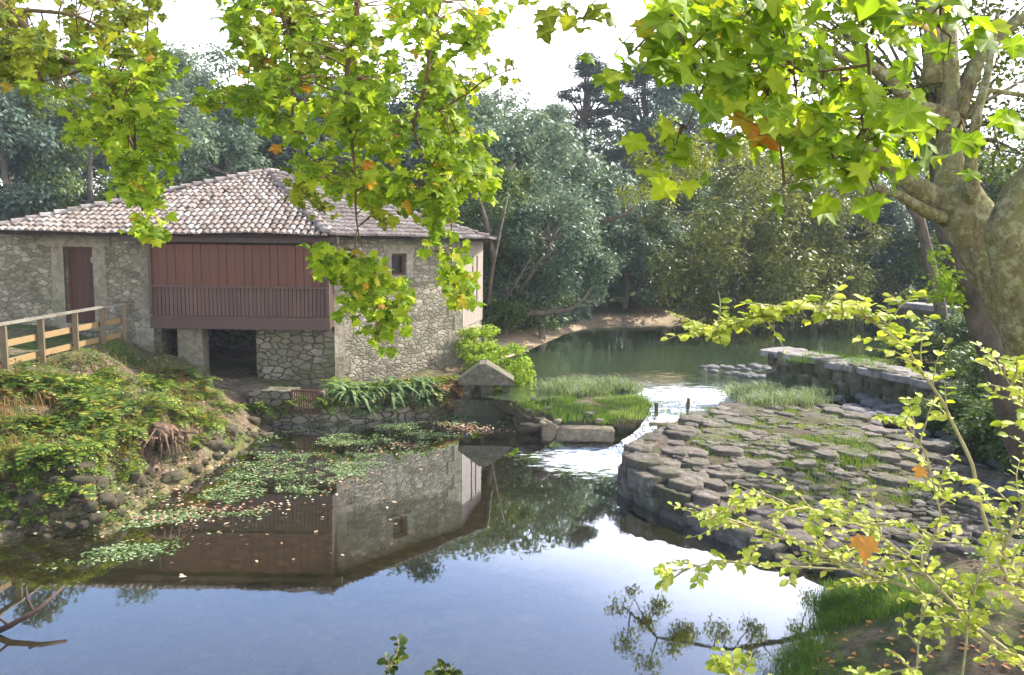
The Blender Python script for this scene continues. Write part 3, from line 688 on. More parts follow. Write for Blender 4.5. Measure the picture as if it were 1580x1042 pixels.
for key in ('rock', 'paving', 'drystone', 'mossy', 'beach'):
    ROCK[key] = [rockmesh('rock_' + key, i + len(ROCK) * 5, MAT[key], 3 if key in ('rock','paving','mossy') else 2) for i in range(4)]
def rock(key, x, y, z, sx, sy=None, sz=None, rz=None, name='rock', label=None, cat='rock', group=None, parent=None, tilt=.15):
    o = link(name, random.choice(ROCK[key]), parent)
    off = OFF.get(parent, Vector((0, 0, 0))) if parent is not None else Vector((0, 0, 0))
    o.location = Vector((x, y, z)) - off; o.rotation_euler = (random.uniform(-tilt, tilt), random.uniform(-tilt, tilt), random.uniform(0, 6.3) if rz is None else rz)
    o.scale = (sx, sy or sx * random.uniform(.7, 1), sz or sx * random.uniform(.5, .75))
    if parent is None: tag(o, label, cat, group)
    return o
# left bank rocks : (px, py of centre, width px)
lab = 'brown rounded rock among stones at the foot of the left bank'
for px, py, w in [(72,757,34),(118,756,36),(165,770,40),(150,742,34),(18,826,44),(150,798,30),(60,800,26),(110,812,28),(95,780,24),(205,735,30),(130,722,44),(185,790,22),(35,780,30),
                  (60,850,30),(30,872,34),(120,835,26),(105,870,24),(160,725,30),(215,760,22),(75,828,22),(300,722,26),(355,662,30),(390,648,26),(375,700,22),(410,672,26),(345,690,24),(445,640,20),(435,668,18),(5,790,30),(80,735,30),(45,765,22),(190,712,26),(10,905,34),(60,895,20)]:
    p = G(px, py + w * .15); s = w / F * p.y * .52
    rock('rock', p.x, p.y, p.z + s * .15, s, None, s * .62, name='bank_rock', label=lab, group='rocks at the foot of the left bank')
for k in range(170):
    t = random.random(); px = random.uniform(-40, 430); py = 640 + (430 - px) / 430 * 240 * random.uniform(.35, 1.0) + random.uniform(0, 20)
    p = G(px, py); s = .04 + .2 * random.random() ** 2.5
    rock('rock', p.x, p.y, p.z + s * .15, s, s * random.uniform(.5, .9), s * random.uniform(.35, .7), name='shore_stone', label='small brown stone in the litter of the left shore', cat='stone', group='small stones along the left shore')

# ------------------------------------------------------------------ stone platform (old weir)
ZP = .78
def zp(y): return min(.8, max(.14, .16 + (y - 11) * .155))
def WP(px, py):
    z = .6
    for _ in range(12): z = zp(WZ(px, py, z).y)
    return WZ(px, py, z)
edge_px = [(968,690),(975,712),(1012,740),(1060,765),(1112,795),(1160,822),(1240,868)]
plat_px = edge_px + [(1330,905),(1480,900),(1640,860),(1640,760),(1520,715),(1400,672),(1330,640),(1285,622),(1180,612),(1110,618),(1065,640),(1010,668)]
plat = [tuple(WP(a, b_).xy) for a, b_ in plat_px]
platform = thing('stone_weir', (plat[0][0], plat[0][1], 0), 'broad low weir platform paved with worn uneven stones and grass in the joints', 'weir')
b = MB(); n_ = len(plat)
V = [(x, y, -.7) for x, y in plat] + [(x, y, ZP - .1) for x, y in plat]
# core pulled in a little
cx = sum(p[0] for p in plat) / n_; cy = sum(p[1] for p in plat) / n_
def inset(p, d): v = Vector((cx - p[0], cy - p[1])).normalized() * d; return (p[0] + v.x, p[1] + v.y)
pin = [inset(p, .22) for p in plat]
V = [(x, y, -.7) for x, y in pin] + [(x, y, zp(y) - .13) for x, y in pin]
b.add(V, [(i, (i+1) % n_, n_ + (i+1) % n_, n_ + i) for i in range(n_)])
b.build('core', MAT['mossy'], platform)
# soil top of the weir, gently lumpy
mn = np.array(plat).min(0); mx = np.array(plat).max(0)
X_, Y_ = np.meshgrid(np.arange(mn[0], mx[0], .12), np.arange(mn[1], mx[1], .12))
ins = sdist(X_, Y_, pin) < .05
Zt = np.clip(.16 + (Y_ - 11) * .155, .14, .8) - .06 + .035 * np.sin(X_ * 2.3 + Y_) * np.cos(Y_ * 2.9) + .02 * np.sin(X_ * 9) * np.cos(Y_ * 8 + X_ * 3)
vv = np.stack([X_, Y_, Zt], -1).reshape(-1, 3); nn = X_.shape[1]
idx = (np.arange(X_.shape[0]-1)[:, None] * nn + np.arange(nn-1)[None, :])[ins[:-1, :-1]]
ff = np.stack([idx, idx+1, idx+nn+1, idx+nn], -1); us = np.unique(ff); mp_ = np.full(len(vv), -1); mp_[us] = np.arange(len(us))
def topmat():
    m, nt = newmat('trodden_turf'); co = coords(nt); n1 = noi(nt, co, 1.0, 6, .7); n2 = noi(nt, co, 14, 6, .75)
    a = ramp(nt, n2, [(.3, (.04,.03,.022)), (.7, (.15,.11,.085))]); g = ramp(nt, n2, [(.3, (.04,.06,.02)), (.7, (.13,.17,.05))])
    c = mixc(nt, ramp(nt, n1, [(.5, (0,0,0)), (.64, (1,1,1))]), a, g)
    finish(nt, c, .95, bump(nt, n2, .8, .04), .1); return m
MAT['turf'] = topmat()
o = link('turf_top', npmesh('turf_top', vv[us] - np.array(OFF[platform]), mp_[ff], MAT['turf'], True), platform)
# paving : irregular slabs
def slab(b, cx_, cy_, rx, ry, rot, z, h, ex=3.0, rough=.22, sides=0):
    n = 18; seed = random.random() * 50; V = []
    sx = random.uniform(-.04, .04); sy = random.uniform(-.05, .05); hp = []
    if sides:
        for q in range(sides): hp.append((2 * math.pi * (q + random.uniform(-.22, .22)) / sides + seed, random.uniform(.78, 1.0)))
    prof = ((1.0, -h), (1.0, h * .34), (.955, h * .45), (.75, h * .49), (.35, h * .5))
    for lev, (rr, zz) in enumerate(prof):
        for k in range(n):
            t = 2 * math.pi * k / n
            if sides:
                r = min([1.25] + [dd / math.cos(t - an) for an, dd in hp if math.cos(t - an) > .2])
            else: q = abs(math.cos(t)) ** ex + abs(math.sin(t)) ** ex; r = q ** (-1 / ex)
            r *= (1 + rough * noise.noise(Vector((math.cos(t) * 1.3 + seed, math.sin(t) * 1.3, 0)))) * rr
            x = math.cos(t) * r * rx; y = math.sin(t) * r * ry
            zz2 = zz + (.22 * h * noise.noise(Vector((x * 7 + seed, y * 7, 1))) if lev > 0 else 0) + x * sx + y * sy
            V.append((cx_ + x * math.cos(rot) - y * math.sin(rot), cy_ + x * math.sin(rot) + y * math.cos(rot), z + zz2))
    V.append((cx_, cy_, z + h * .5))
    Fc = [(l*n+k, l*n+(k+1) % n, (l+1)*n+(k+1) % n, (l+1)*n+k) for l in range(4) for k in range(n)]
    Fc += [(4*n+k, 4*n+(k+1) % n, 5*n) for k in range(n)]
    b.add(V, Fc)
# rows of slabs: spacing .55 near the edge, smaller inland
cand = []
ux = (Vector(plat[4]) - Vector(plat[2])).normalized(); uy = Vector((-ux.y, ux.x))
for i in range(-30, 60):
    for j in range(-30, 50):
        p = Vector(plat[2]) + ux * ((i + .5 * (j % 2)) * .56 + random.uniform(-.09, .09)) + uy * (j * .4 + random.uniform(-.06, .06))
        d = float(sdist(np.array([p.x]), np.array([p.y]), plat)[0])
        if d < -.14: cand.append((p, d))
cand.sort(key=lambda q: q[0].y + abs(q[0].x - 5) * .3)
rest = MB(); cnt = 0
for _ in range(900):          # small sunk stones of the inner paving
    px, py = random.uniform(1020, 1560), random.uniform(628, 850); p = WP(px, py); d = float(sdist(np.array([p.x]), np.array([p.y]), plat)[0])
    if d < -.9: slab(rest, p.x, p.y, random.uniform(.07, .2), random.uniform(.05, .14), random.uniform(-.6, .9), zp(p.y) - .065 + random.uniform(-.02, .015), .1, 3, .15, random.choice((5, 6)))
rot0 = math.atan2(ux.y, ux.x)
for p, d in cand:
    inland = noise.noise(Vector((p.x * .5, p.y * .5, 3)))
    if -d > 1.2 and random.random() < (.5 if p.x < 6.4 else .18) + inland * .8: continue
    p = p + Vector((random.uniform(-.06, .06), random.uniform(-.04, .04)))
    s = random.uniform(.62, 1.18); h = .12 if -d > .5 else .18
    tgt = MB() if cnt < 96 else rest
    slab(tgt, p.x, p.y, .34 * s * random.uniform(.85, 1.25), .25 * s * random.uniform(.85, 1.15), rot0 + random.uniform(-.35, .35), zp(p.y) - .06 + random.uniform(-.035, .025) - (.03 if s < .8 else 0), h, 3, .12, random.choice((5, 6, 6, 7)))
    if cnt < 96: tgt.build('paving_stone', MAT['paving'], platform, smooth=True)
    cnt += 1
tag(rest.build('paving', MAT['paving'], platform, smooth=True), kind='stuff')
# face stones along the water's edge: long blocks in two courses
fb = MB()
eg = [Vector(WP(a, b_).xy) for a, b_ in [(1030,655)] + edge_px]
for i in range(len(eg) - 1):
    a, c = eg[i], eg[i+1]; L = (c - a).length; d = (c - a).normalized(); nfl = max(1, round(L / .6)); nrm2 = Vector((d.y, -d.x))
    if nrm2.dot(Vector((cx, cy)) - a) > 0: nrm2 = -nrm2
    for k in range(nfl):
        for crs in range(3):
            t = (k + .5 + (.25 if crs % 2 else 0)) / nfl
            if t > 1: t -= .05
            p = a.lerp(c, min(t, .98)) - nrm2 * (.12 - .03 * crs + random.uniform(-.04, .03))
            slab(fb, p.x, p.y, L / nfl * .49, .24, math.atan2(d.y, d.x) + random.uniform(-.06, .06), zp(p.y) - .16 - crs * .3 + random.uniform(-.02, .02), .22, 9, .06)
fb.build('edge_stone', MAT['paving'], platform, smooth=True)

# ------------------------------------------------------------------ dry river bed stones beyond the platform
for k in range(230):
    px = random.uniform(1290, 1600); t = (px - 1290) / 310
    py = random.uniform(612 + t * 40, 655 + t * 120)
    p = WZ(px, py, .62); s = random.uniform(.12, .34)
    z = max(hgt(p.x, p.y), .3)
    rock('drystone', p.x, p.y, z + .12 + random.uniform(0, .12), s, s * random.uniform(.6, .9), s * .4, name='river_stone', label='flat grey stone in the dry channel between weir and wall', cat='stone', group='flat stones of the dry channel')
for k in range(44):
    px = random.uniform(1085, 1215); py = 566 + (px - 1085) * .02 + random.uniform(-4, 22) * (.3 + (px - 1085) / 160)
    p = WZ(px, py, .62); s = random.uniform(.08, .26)
    rock('drystone', p.x, p.y, .62, s, None, s * .45, name='river_boulder', label='broken stone in the heap at the river end of the ruined wall', cat='stone', group='broken stones heaped at the wall end')

# ------------------------------------------------------------------ ruined wall right of the river
wa, wb, wc = W(1192, 545, 23.2), W(1350, 560, 20.2), W(1500, 590, 17.2)
zt_ = 1.62
rw = thing('ruined_wall', (wa.x, wa.y, .4), 'mossy rough stone wall with a pale flat coping beside the river', 'stone wall')
b = MB()
def course(a, c, rows, mat_b, dep=.32):
    a = Vector(a.xy); c = Vector(c.xy); d = (c - a).normalized(); L = (c - a).length; nrm2 = Vector((d.y, -d.x))
    if nrm2.y > 0: nrm2 = -nrm2
    for r_ in range(rows):
        t = random.uniform(0, .2)
        while t < L:
            w_ = random.uniform(.3, .6); p = a + d * (t + w_ / 2) + nrm2 * random.uniform(-.05, .08)
            slab(mat_b, p.x, p.y, w_ * .52, dep, math.atan2(d.y, d.x), .45 + r_ * .25 + random.uniform(-.03, .03), .24); t += w_
course(wa, wb, 5, b); course(wb, wc, 5, b); b.build('wall_stones', MAT['mossy'], rw, smooth=True)
b = MB()
for a, c in ((wa, wb), (wb, wc)):
    d = (Vector(c.xy) - Vector(a.xy)); b.wall((a.x, a.y), (c.x, c.y), -.3, zt_ - .15, 1.1)
b.build('wall_core', MAT['mossy'], rw)
b = MB()
path_ = interp([Vector((wa.x - .1, wa.y, 0)), Vector((wb.x, wb.y, 0)), Vector((wc.x, wc.y, 0))], 9)
t_ = 0
tot = (Vector(wb.xy) - Vector(wa.xy)).length + (Vector(wc.xy) - Vector(wb.xy)).length
while t_ < tot - .5:
    w_ = random.uniform(.6, 1.1); l1 = (Vector(wb.xy) - Vector(wa.xy)).length; m_ = t_ + w_ / 2
    q = Vector(wa.xy).lerp(Vector(wb.xy), m_ / l1) if m_ < l1 else Vector(wb.xy).lerp(Vector(wc.xy), (m_ - l1) / (tot - l1)); d = (Vector(wb.xy) - Vector(wa.xy)) if m_ < l1 else (Vector(wc.xy) - Vector(wb.xy))
    slab(b, q.x + .1, q.y + .42 + random.uniform(-.08, .08), w_ * .53, .62, math.atan2(d.y, d.x) + random.uniform(-.04, .04), zt_ - .05 - .12 * (t_ / tot) + random.uniform(-.03, .02), .11, 6, .16); t_ += w_
b.build('coping', MAT['concrete'], rw, smooth=True)
# second coping further off on the right
f0, f1 = W(1385, 470, 31), W(1500, 478, 27)
fw = thing('far_wall', (f0.x, f0.y, 1.5), 'far pale coped bank wall with lawn behind it at the right', 'stone wall')
b = MB(); b.wall(f0.xy, f1.xy, .4, f0.z - .1, .6); b.build('wall_core', MAT['mossy'], fw)
b = MB(); b.wall(f0.xy - Vector((.05, .1)), f1.xy - Vector((-.05, .1)), f0.z - .1, f0.z + .1, .9); b.build('coping', MAT['concrete'], fw)
# cut stone beams
def beam(pxa, pxb, pyb, z, h, dep, label, key='beach', rz=0):
    a = WZ(pxa, pyb, z); c = WZ(pxb, pyb, z); w_ = (c - a).length
    import bmesh
    bm = bmesh.new(); bmesh.ops.create_cube(bm, size=1); 
    for v in bm.verts: v.co = Vector((v.co.x * w_, v.co.y * dep, v.co.z * h))
    bmesh.ops.subdivide_edges(bm, edges=bm.edges[:], cuts=4, use_grid_fill=True)
    bmesh.ops.bevel(bm, geom=[e for e in bm.edges if e.is_manifold and e.calc_face_angle(0) > 1], offset=.025, segments=2, affect='EDGES')
    for v in bm.verts: v.co += v.co.normalized() * .014 * noise.noise(v.co * 5 + Vector((z * 10, 0, 0)))
    me = bpy.data.meshes.new('stone_beam'); bm.to_mesh(me); bm.free(); me.materials.append(MAT[key]); me.polygons.foreach_set('use_smooth', [True]*len(me.polygons))
    o = link('stone_beam', me); o.location = ((a.x + c.x)/2, a.y + dep/2, z + h/2); o.rotation_euler[2] = rz
    return tag(o, label, 'stone beam')
beam(858, 948, 682, .12, .3, .42, 'squared stone beam lying above the pool left of the cascade', rz=-.04)
beam(872, 948, 692, -.05, .1, .5, 'thin flat stone slab in the water below the squared beam', rz=-.02)
for px, py, w, h, l in [(782,622,46,30,'long reddish block nearest the stone hood'),(812,640,34,28,'pale domed block between two darker blocks of the islet edge'),(838,640,34,26,'brown block behind the pale domed one on the islet edge'),(848,662,26,34,'upright block touching the left end of the squared beam'),
                       (880,648,30,14,'low slab behind the squared beam'),(962,664,36,20,'dark purplish rock right of the squared beam'),(820,660,40,16,'dark wet rock low in the pool by the islet'),(990,640,24,30,'dark upright stone at the head of the cascade, island side'),(905,645,24,14,'small stone in the islet grass above the beam')]:
    p = WZ(px, py + h/2, .15); s = w / F * p.y / 2
    rock('rock' if 'dark' in l or 'brown' in l or 'reddish' in l else 'beach', p.x, p.y + s * .5, .15 + h / F * p.y * .35, s * 1.25, s * .9, h / F * p.y * .6, rz=random.uniform(-.3,.3), name='edge_block', label=l, cat='stone block')
for k in range(16):
    px, py = random.uniform(800, 985), random.uniform(612, 656); p = WZ(px, py, .6); s_k = random.uniform(.07, .18)
    rock('beach' if k % 2 else 'rock', p.x, p.y, .62, s_k, None, s_k * .5, name='islet_stone', label='small stone half sunk in the grass of the islet', cat='stone', group='stones in the islet grass')
b = MB()     # two old iron bars at the cascade
for px, py in ((1012, 640), (1061, 632)):
    p = WZ(px, py, .6); q = tag(MB(), None) if False else None
    b = MB(); b.tube([p + Vector((0,0,-.5)), p + Vector((.01,0,.28))], [.05, .045], 6)
    o = b.build('wooden_stake', MAT['bark'], loc=(p.x, p.y, .1)); tag(o, 'dark stake standing in the %s side of the cascade head' % ('left' if px < 1030 else 'right'), 'stake')

# ------------------------------------------------------------------ stone hood
hp0 = W(708, 592, 21.0); hp1 = W(792, 592, 21.0); ap = W(745, 561, 21.0)
hood = thing('stone_hood', ((hp0.x + hp1.x)/2, 21.2, .3), 'small gabled stone hood on squat legs over the outlet at the mill corner', 'sluice hood')
b = MB(); zb = hp0.z; prof = [(hp0.x, zb - .03), (hp0.x - .02, zb + .1), (ap.x - .1, ap.z - .02), (ap.x + .1, ap.z), (hp1.x + .02, zb + .1), (hp1.x, zb - .03)]
V = [(x, 20.95 + random.uniform(-.02, .02), z) for x, z in prof] + [(x, 21.75, z) for x, z in prof]
b.add(V, [(0,1,2,3,4,5)[::-1], (6,7,8,9,10,11)] + [(i, (i+1) % 6, 6 + (i+1) % 6, 6 + i) for i in range(6)]); b.build('cap', MAT['hoodstone'], hood)
b = MB(); b.box(((hp0.x + hp1.x)/2 - .1, 21.15, .12), (1.5, .5, .62)); b.build('sill', MAT['mossy'], hood)
for x0, x1 in ((hp0.x + .1, hp0.x + .3), (ap.x - .05, ap.x + .28), (hp1.x - .3, hp1.x - .08)):
    b = MB(); b.box(((x0+x1)/2, 21.35, (zb - .9)/2 + .2), (x1 - x0, .5, zb + .5)); b.build('leg', MAT['mossy'], hood)
# ------------------------------------------------------------------ foliage generators
def unit(n):
    v = rng.normal(size=(n, 3)); return v / np.linalg.norm(v, axis=1)[:, None]
def leafcards(P, size, up=.3, out=None, tipdown=.3, aspect=.5, jit=.35):
    # one folded rhombic leaf at each point: base, two flanks, tip
    n = len(P); nr = unit(n); nr[:, 2] = np.abs(nr[:, 2]) + up
    if out is not None: nr += out * .5
    nr /= np.linalg.norm(nr, axis=1)[:, None]
    t = unit(n); t[:, 2] -= tipdown
    t -= nr * (t * nr).sum(1)[:, None]; t /= np.linalg.norm(t, axis=1)[:, None] + 1e-9
    s = np.cross(nr, t); L = (size * (1 + rng.uniform(-jit, jit, n)))[:, None]
    v = np.stack([P, P + t * L * .5 + s * L * aspect * .5 + nr * L * .06, P + t * L, P + t * L * .5 - s * L * aspect * .5 + nr * L * .06], 1).reshape(-1, 3)
    f = np.arange(4 * n).reshape(n, 4); return v, f
def clumps_points(cl, n, shell=.45, squash=.75, sag=0.0):
    C = np.array([c[:3] for c in cl]); Rr = np.array([c[3] for c in cl]); w = Rr ** 2 / (Rr ** 2).sum()
    k = rng.choice(len(cl), n, p=w); d = unit(n); r = Rr[k] * rng.uniform(0, 1, n) ** shell
    d2 = d.copy(); d2[:, 2] *= squash
    P = C[k] + d2 * r[:, None]; P[:, 2] -= sag * (rng.uniform(0, 1, n) ** 2) * Rr[k]
    return P, d
def treeproto(name, H, trunk_r, cl, nleaf, lsize, leafm, barkm, trunkpts, shell=.5, squash=.75, sag=0, aspect=.5, tipdown=.3, limbs=14, up=.3):
    P, d = clumps_points(cl, int(nleaf * 1.25), shell, squash, sag)
    v, f = leafcards(P, lsize, up, d, tipdown, aspect)
    crown = npmesh(name + '_crown', v, f, MAT[leafm])
    b = MB(); tp = [Vector(p) for p in trunkpts]; n = len(tp)
    b.tube(tp, [trunk_r * (1 - .8 * i / (n - 1)) for i in range(n)], 8, lump=.25)
    idx = list(range(len(cl))); random.shuffle(idx)
    for i in idx[:limbs]:
        c = Vector(cl[i][:3]); 
        cand = [q for q in tp[1:] if q.z < c.z] or [tp[1]]
        s = min(cand, key=lambda q: (q - c).length + abs(q.z - c.z) * .3)
        mid = s.lerp(c, .5) + Vector((random.uniform(-.2, .2), random.uniform(-.2, .2), random.uniform(-.1, .35)))
        b.tube([s, mid, c], [trunk_r * .3, trunk_r * .17, trunk_r * .06], 5, cap=False, lump=.2)
    return crown, b.mesh(name + '_trunk', MAT[barkm], True)
def ell_clumps(n, c, r, cr, seed, hollow=.5, bumpy=.25, zmin=None):
    rd = random.Random(seed); out = []
    while len(out) < n:
        d = Vector((rd.gauss(0, 1), rd.gauss(0, 1), rd.gauss(0, 1))).normalized(); q = rd.uniform(hollow, 1) * (1 + bumpy * noise.noise(d * 1.6 + Vector((seed, 0, 0))))
        p = Vector((c[0] + d.x * r[0] * q, c[1] + d.y * r[1] * q, c[2] + d.z * r[2] * q))
        if zmin is not None and p.z < zmin: continue
        out.append((p.x, p.y, p.z, rd.uniform(*cr)))
    return out
PR = {}
PR['round'] = treeproto('round', 10, .28, ell_clumps(58, (0,0,5.6), (3.3,3.0,4.2), (.6,1.25), 1, zmin=1.2), 15000, .26, 'bl_blue', 'bark_grey', [(0,0,-.6),(.1,0,1.5),(-.1,.1,3.5),(.2,0,6),(.1,0,8)])
PR['round_green'] = treeproto('round_green', 10, .26, ell_clumps(52, (0,0,5.3), (3.4,3.0,4.4), (.55,1.2), 2, zmin=.8), 15000, .24, 'bl_green', 'bark_grey', [(0,0,-.6),(-.1,0,1.5),(.15,.1,3.5),(.1,0,6),(.2,0,8)])
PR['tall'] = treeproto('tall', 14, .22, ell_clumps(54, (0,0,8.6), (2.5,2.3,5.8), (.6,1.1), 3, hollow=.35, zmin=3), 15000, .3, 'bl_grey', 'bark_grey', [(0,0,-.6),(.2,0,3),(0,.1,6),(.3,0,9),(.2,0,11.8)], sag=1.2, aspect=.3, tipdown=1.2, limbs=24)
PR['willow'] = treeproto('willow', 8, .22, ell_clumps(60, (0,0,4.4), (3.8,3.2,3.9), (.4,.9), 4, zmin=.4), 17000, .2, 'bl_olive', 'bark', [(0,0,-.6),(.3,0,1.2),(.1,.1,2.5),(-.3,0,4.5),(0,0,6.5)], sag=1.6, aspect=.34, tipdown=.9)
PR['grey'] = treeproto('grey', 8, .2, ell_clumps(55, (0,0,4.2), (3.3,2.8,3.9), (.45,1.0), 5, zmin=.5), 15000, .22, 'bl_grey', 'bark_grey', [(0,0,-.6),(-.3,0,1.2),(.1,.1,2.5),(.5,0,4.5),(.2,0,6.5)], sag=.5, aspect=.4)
pc = []
rd = random.Random(11)
for lv in range(15):
    z = 7.0 + lv * .68; rr = 3.4 * math.sin(min(1, (15.6 - lv) / 11) * 1.5) * rd.uniform(.6, 1.1)
    for k in range(5 if lv < 12 else 3):
        a = rd.uniform(0, 6.28); q = rr * rd.uniform(.45, 1); pc.append((math.cos(a) * q, math.sin(a) * q, z + rd.uniform(-.2, .5) + q * .12, rd.uniform(.45, .95)))
pc.append((0, 0, 17.3, .9)); pc.append((.3, .3, 16.6, 1.1))
PR['pine'] = treeproto('pine', 18, .3, pc, 16000, .34, 'pine', 'bark', [(0,0,-.6),(.1,0,4),(.3,0,8),(.1,.1,12),(0,0,17)], squash=.5, aspect=.22, limbs=60, up=1.2, tipdown=-.4)
PR['bare'] = treeproto('bare', 12, .13, ell_clumps(16, (.6,0,8.8), (2.4,2.0,3.0), (.4,.9), 6, hollow=.2), 3500, .17, 'bl_blue', 'bark_grey', [(0,0,-.6),(.15,0,2.5),(-.1,.1,5),(.3,0,8),(.5,0,11)], limbs=16)
PR['bush'] = treeproto('bush', 3, .06, ell_clumps(30, (0,0,1.1), (1.7,1.5,1.2), (.3,.6), 8, zmin=.1), 6000, .12, 'bl_green', 'bark', [(0,0,-.3),(0,0,.5),(.1,0,1.2)], limbs=6)
PR['bush_grey'] = treeproto('bush_grey', 3, .06, ell_clumps(30, (0,0,1.1), (1.8,1.5,1.1), (.3,.6), 9, zmin=.1), 6000, .12, 'bl_blue', 'bark', [(0,0,-.3),(0,0,.5),(.1,0,1.2)], limbs=6)
PR['lime'] = treeproto('lime', 2, .03, ell_clumps(26, (0,0,.65), (.8,.7,.65), (.16,.32), 10, zmin=.05), 3200, .1, 'shrub_lime', 'twig', [(0,0,-.2),(0,0,.4),(.05,0,.8)], limbs=8)
HT = {'round':10,'round_green':10,'tall':14.5,'willow':8.6,'grey':8.3,'pine':18.2,'bare':12,'bush':2.5,'bush_grey':2.5,'lime':1.4}
def plant(kind, x, y, H=None, top=None, label='', cat='tree', group=None, name='tree', wide=1.0, z=None, parts=True):
    z = hgt(x, y) if z is None else z
    if top is not None:
        e = W(790, top, y).z; H = e - z
    s = H / HT[kind]
    t = thing(name, (x, y, z), label, cat, group)
    cr, tr = PR[kind]
    a = link('crown' if cat == 'tree' else 'foliage', cr, t); c = link('trunk' if cat == 'tree' else 'stem', tr, t)
    rz = random.uniform(0, 6.28)
    for q in (a, c): q.scale = (s * wide, s * wide, s); q.rotation_euler[2] = rz
    return t
def atx(px, D): return W(px, 430, D).x
# trees one can tell apart : kind, px, distance, top px, width factor, label
TR = [
 ('tall', 195, 58, 45, 1.6, 'pale far tree between the left spray and the bright sky gap'),
 ('tall', 365, 60, 85, 1.6, 'pale far tree low against the sky left of the central hanging branch'),
 ('tall', 20, 60, 60, 1.7, 'pale far tree high at the left edge of the view'),
 ('tall', 840, 56, 125, 1.5, 'soft far tree just left of the tallest pine'),
 ('tall', 300, 56, 40, 1.6, 'hazy tall tree far off between the left and the central hanging branches'),
 ('tall', 80, 50, 40, 1.3, 'tallest tree of the far left, its top behind the corner branch'),
 ('tall', 410, 54, 70, 1.6, 'hazy tree far behind the roof peak'),
 ('round', 700, 50, 140, 1.0, 'blue-green tree glimpsed at the right edge of the central branch'),
 ('round', 20, 36, 90, 1.0, 'dark blue-green tree behind the left end of the mill roof'),
 ('round_green', 150, 38, 105, .95, 'dense grey-green tree over the mill roof slope, second from the left'),
 ('tall', 235, 46, 15, 1.3, 'tall pale tree rising against the white sky left of the roof peak'),
 ('grey', 345, 36, 128, 1.0, 'soft pale domed tree just left above the roof peak'),
 ('round', 470, 40, 130, 1.0, 'dark tree behind the hanging leaves right of the roof peak'),
 ('tall', 560, 48, 50, 1.5, 'tall tree half hidden by the central hanging plane branch'),
 ('round', 640, 38, 150, 1.0, 'bluish tree behind the right slope of the mill roof'),
 ('grey', 805, 40, 112, 1.1, 'tall feathery grey-green tree right of the central hanging branch'),
 ('tall', 745, 44, 80, 1.6, 'pale tree edge rising directly right of the mill roof'),
 ('pine', 897, 60, 70, 1.35, 'tall pine with sky showing through its open crown'),
 ('pine', 985, 64, 82, 1.5, 'second pine just right of the tallest pine'),
 ('round', 1045, 60, 110, 1.0, 'dark tree below the pines to their right'),
 ('grey', 900, 46, 235, 1.1, 'silvery tree filling the space under the pines'),
 ('grey', 965, 44, 262, 1.0, 'pale grey tree to the left of the drooping olive tree'),
 ('round_green', 1050, 48, 225, 1.0, 'green tree behind the top of the drooping olive tree'),
 ('round', 1330, 46, 280, 1.25, 'dark grey-blue tree by the far lawn left of the big trunk'),
 ('round', 1420, 48, 300, 1.0, 'bluish rounded tree over the far lawn next to the big trunk'),
 ('round_green', 1500, 42, 200, 1.2, 'green tree seen behind the fork of the big trunk'),
 ('round', 1230, 58, 230, 1.2, 'dark tree far behind the thin bare stems'),
 ('round_green', 1215, 52, 185, 1.0, 'green tree just right of the bright sky gap'),
]
for kd, px, D, top, wd, lb in TR:
    plant(kd, atx(px, D), D, top=top, wide=wd, label=lb, name={'pine':'pine_tree'}.get(kd, 'broadleaf_tree'))
for k, (px, D, top, wd) in enumerate([(1225,42,255,1),(1262,44,240,1),(1288,43,265,1),(1310,45,235,1),(1375,44,250,1)]):
    plant('bare', atx(px, D), D, top=top, wide=wd, label='thin pale-stemmed tree in the row before the dark far wood', name='slender_tree', group='thin stems before the far wood')
# the drooping olive-green tree hanging over the river
plant('willow', atx(1140, 40), 40, top=190, wide=1.3, label='olive-green tree with crown drooping down to the river surface', name='drooping_tree')
plant('willow', atx(1250, 42), 42, top=235, wide=1.1, label='smaller olive tree close behind the right edge of the drooping tree', name='drooping_tree')
# a tree on the right bank whose long limb hangs over the river
t = thing('overhanging_tree', tuple(W(1475, 600, 24)), 'yellow-green tree behind the big trunk whose long limb hangs out over the river', 'tree')
b = MB(); LB = [W(1475, 620, 24), W(1450, 470, 24), W(1420, 340, 24), W(1360, 250, 24), W(1260, 215, 24), W(1150, 205, 23.5), W(1040, 235, 23), W(985, 285, 23)]
b.tube(LB, [.2,.17,.14,.12,.09,.06,.04,.02], 8, lump=.2); cl = []
for p in interp(LB[3:], 7):
    e = p + Vector((random.uniform(-.7,.7), random.uniform(-1,1), random.uniform(-.9,.7))); b.tube([p, e], [.03, .01], 4, cap=False); cl.append((e.x, e.y, e.z, random.uniform(.25,.55)))
b.build('trunk', MAT['bark'], t, True)
P, d = clumps_points(cl, 5200, .5, .8, .5); v, f = leafcards(P, .12, .3, d, .8, .4); link('crown', npmesh('limb_crown', v - np.array(OFF[t]), f, MAT['olive_yellow']), t)
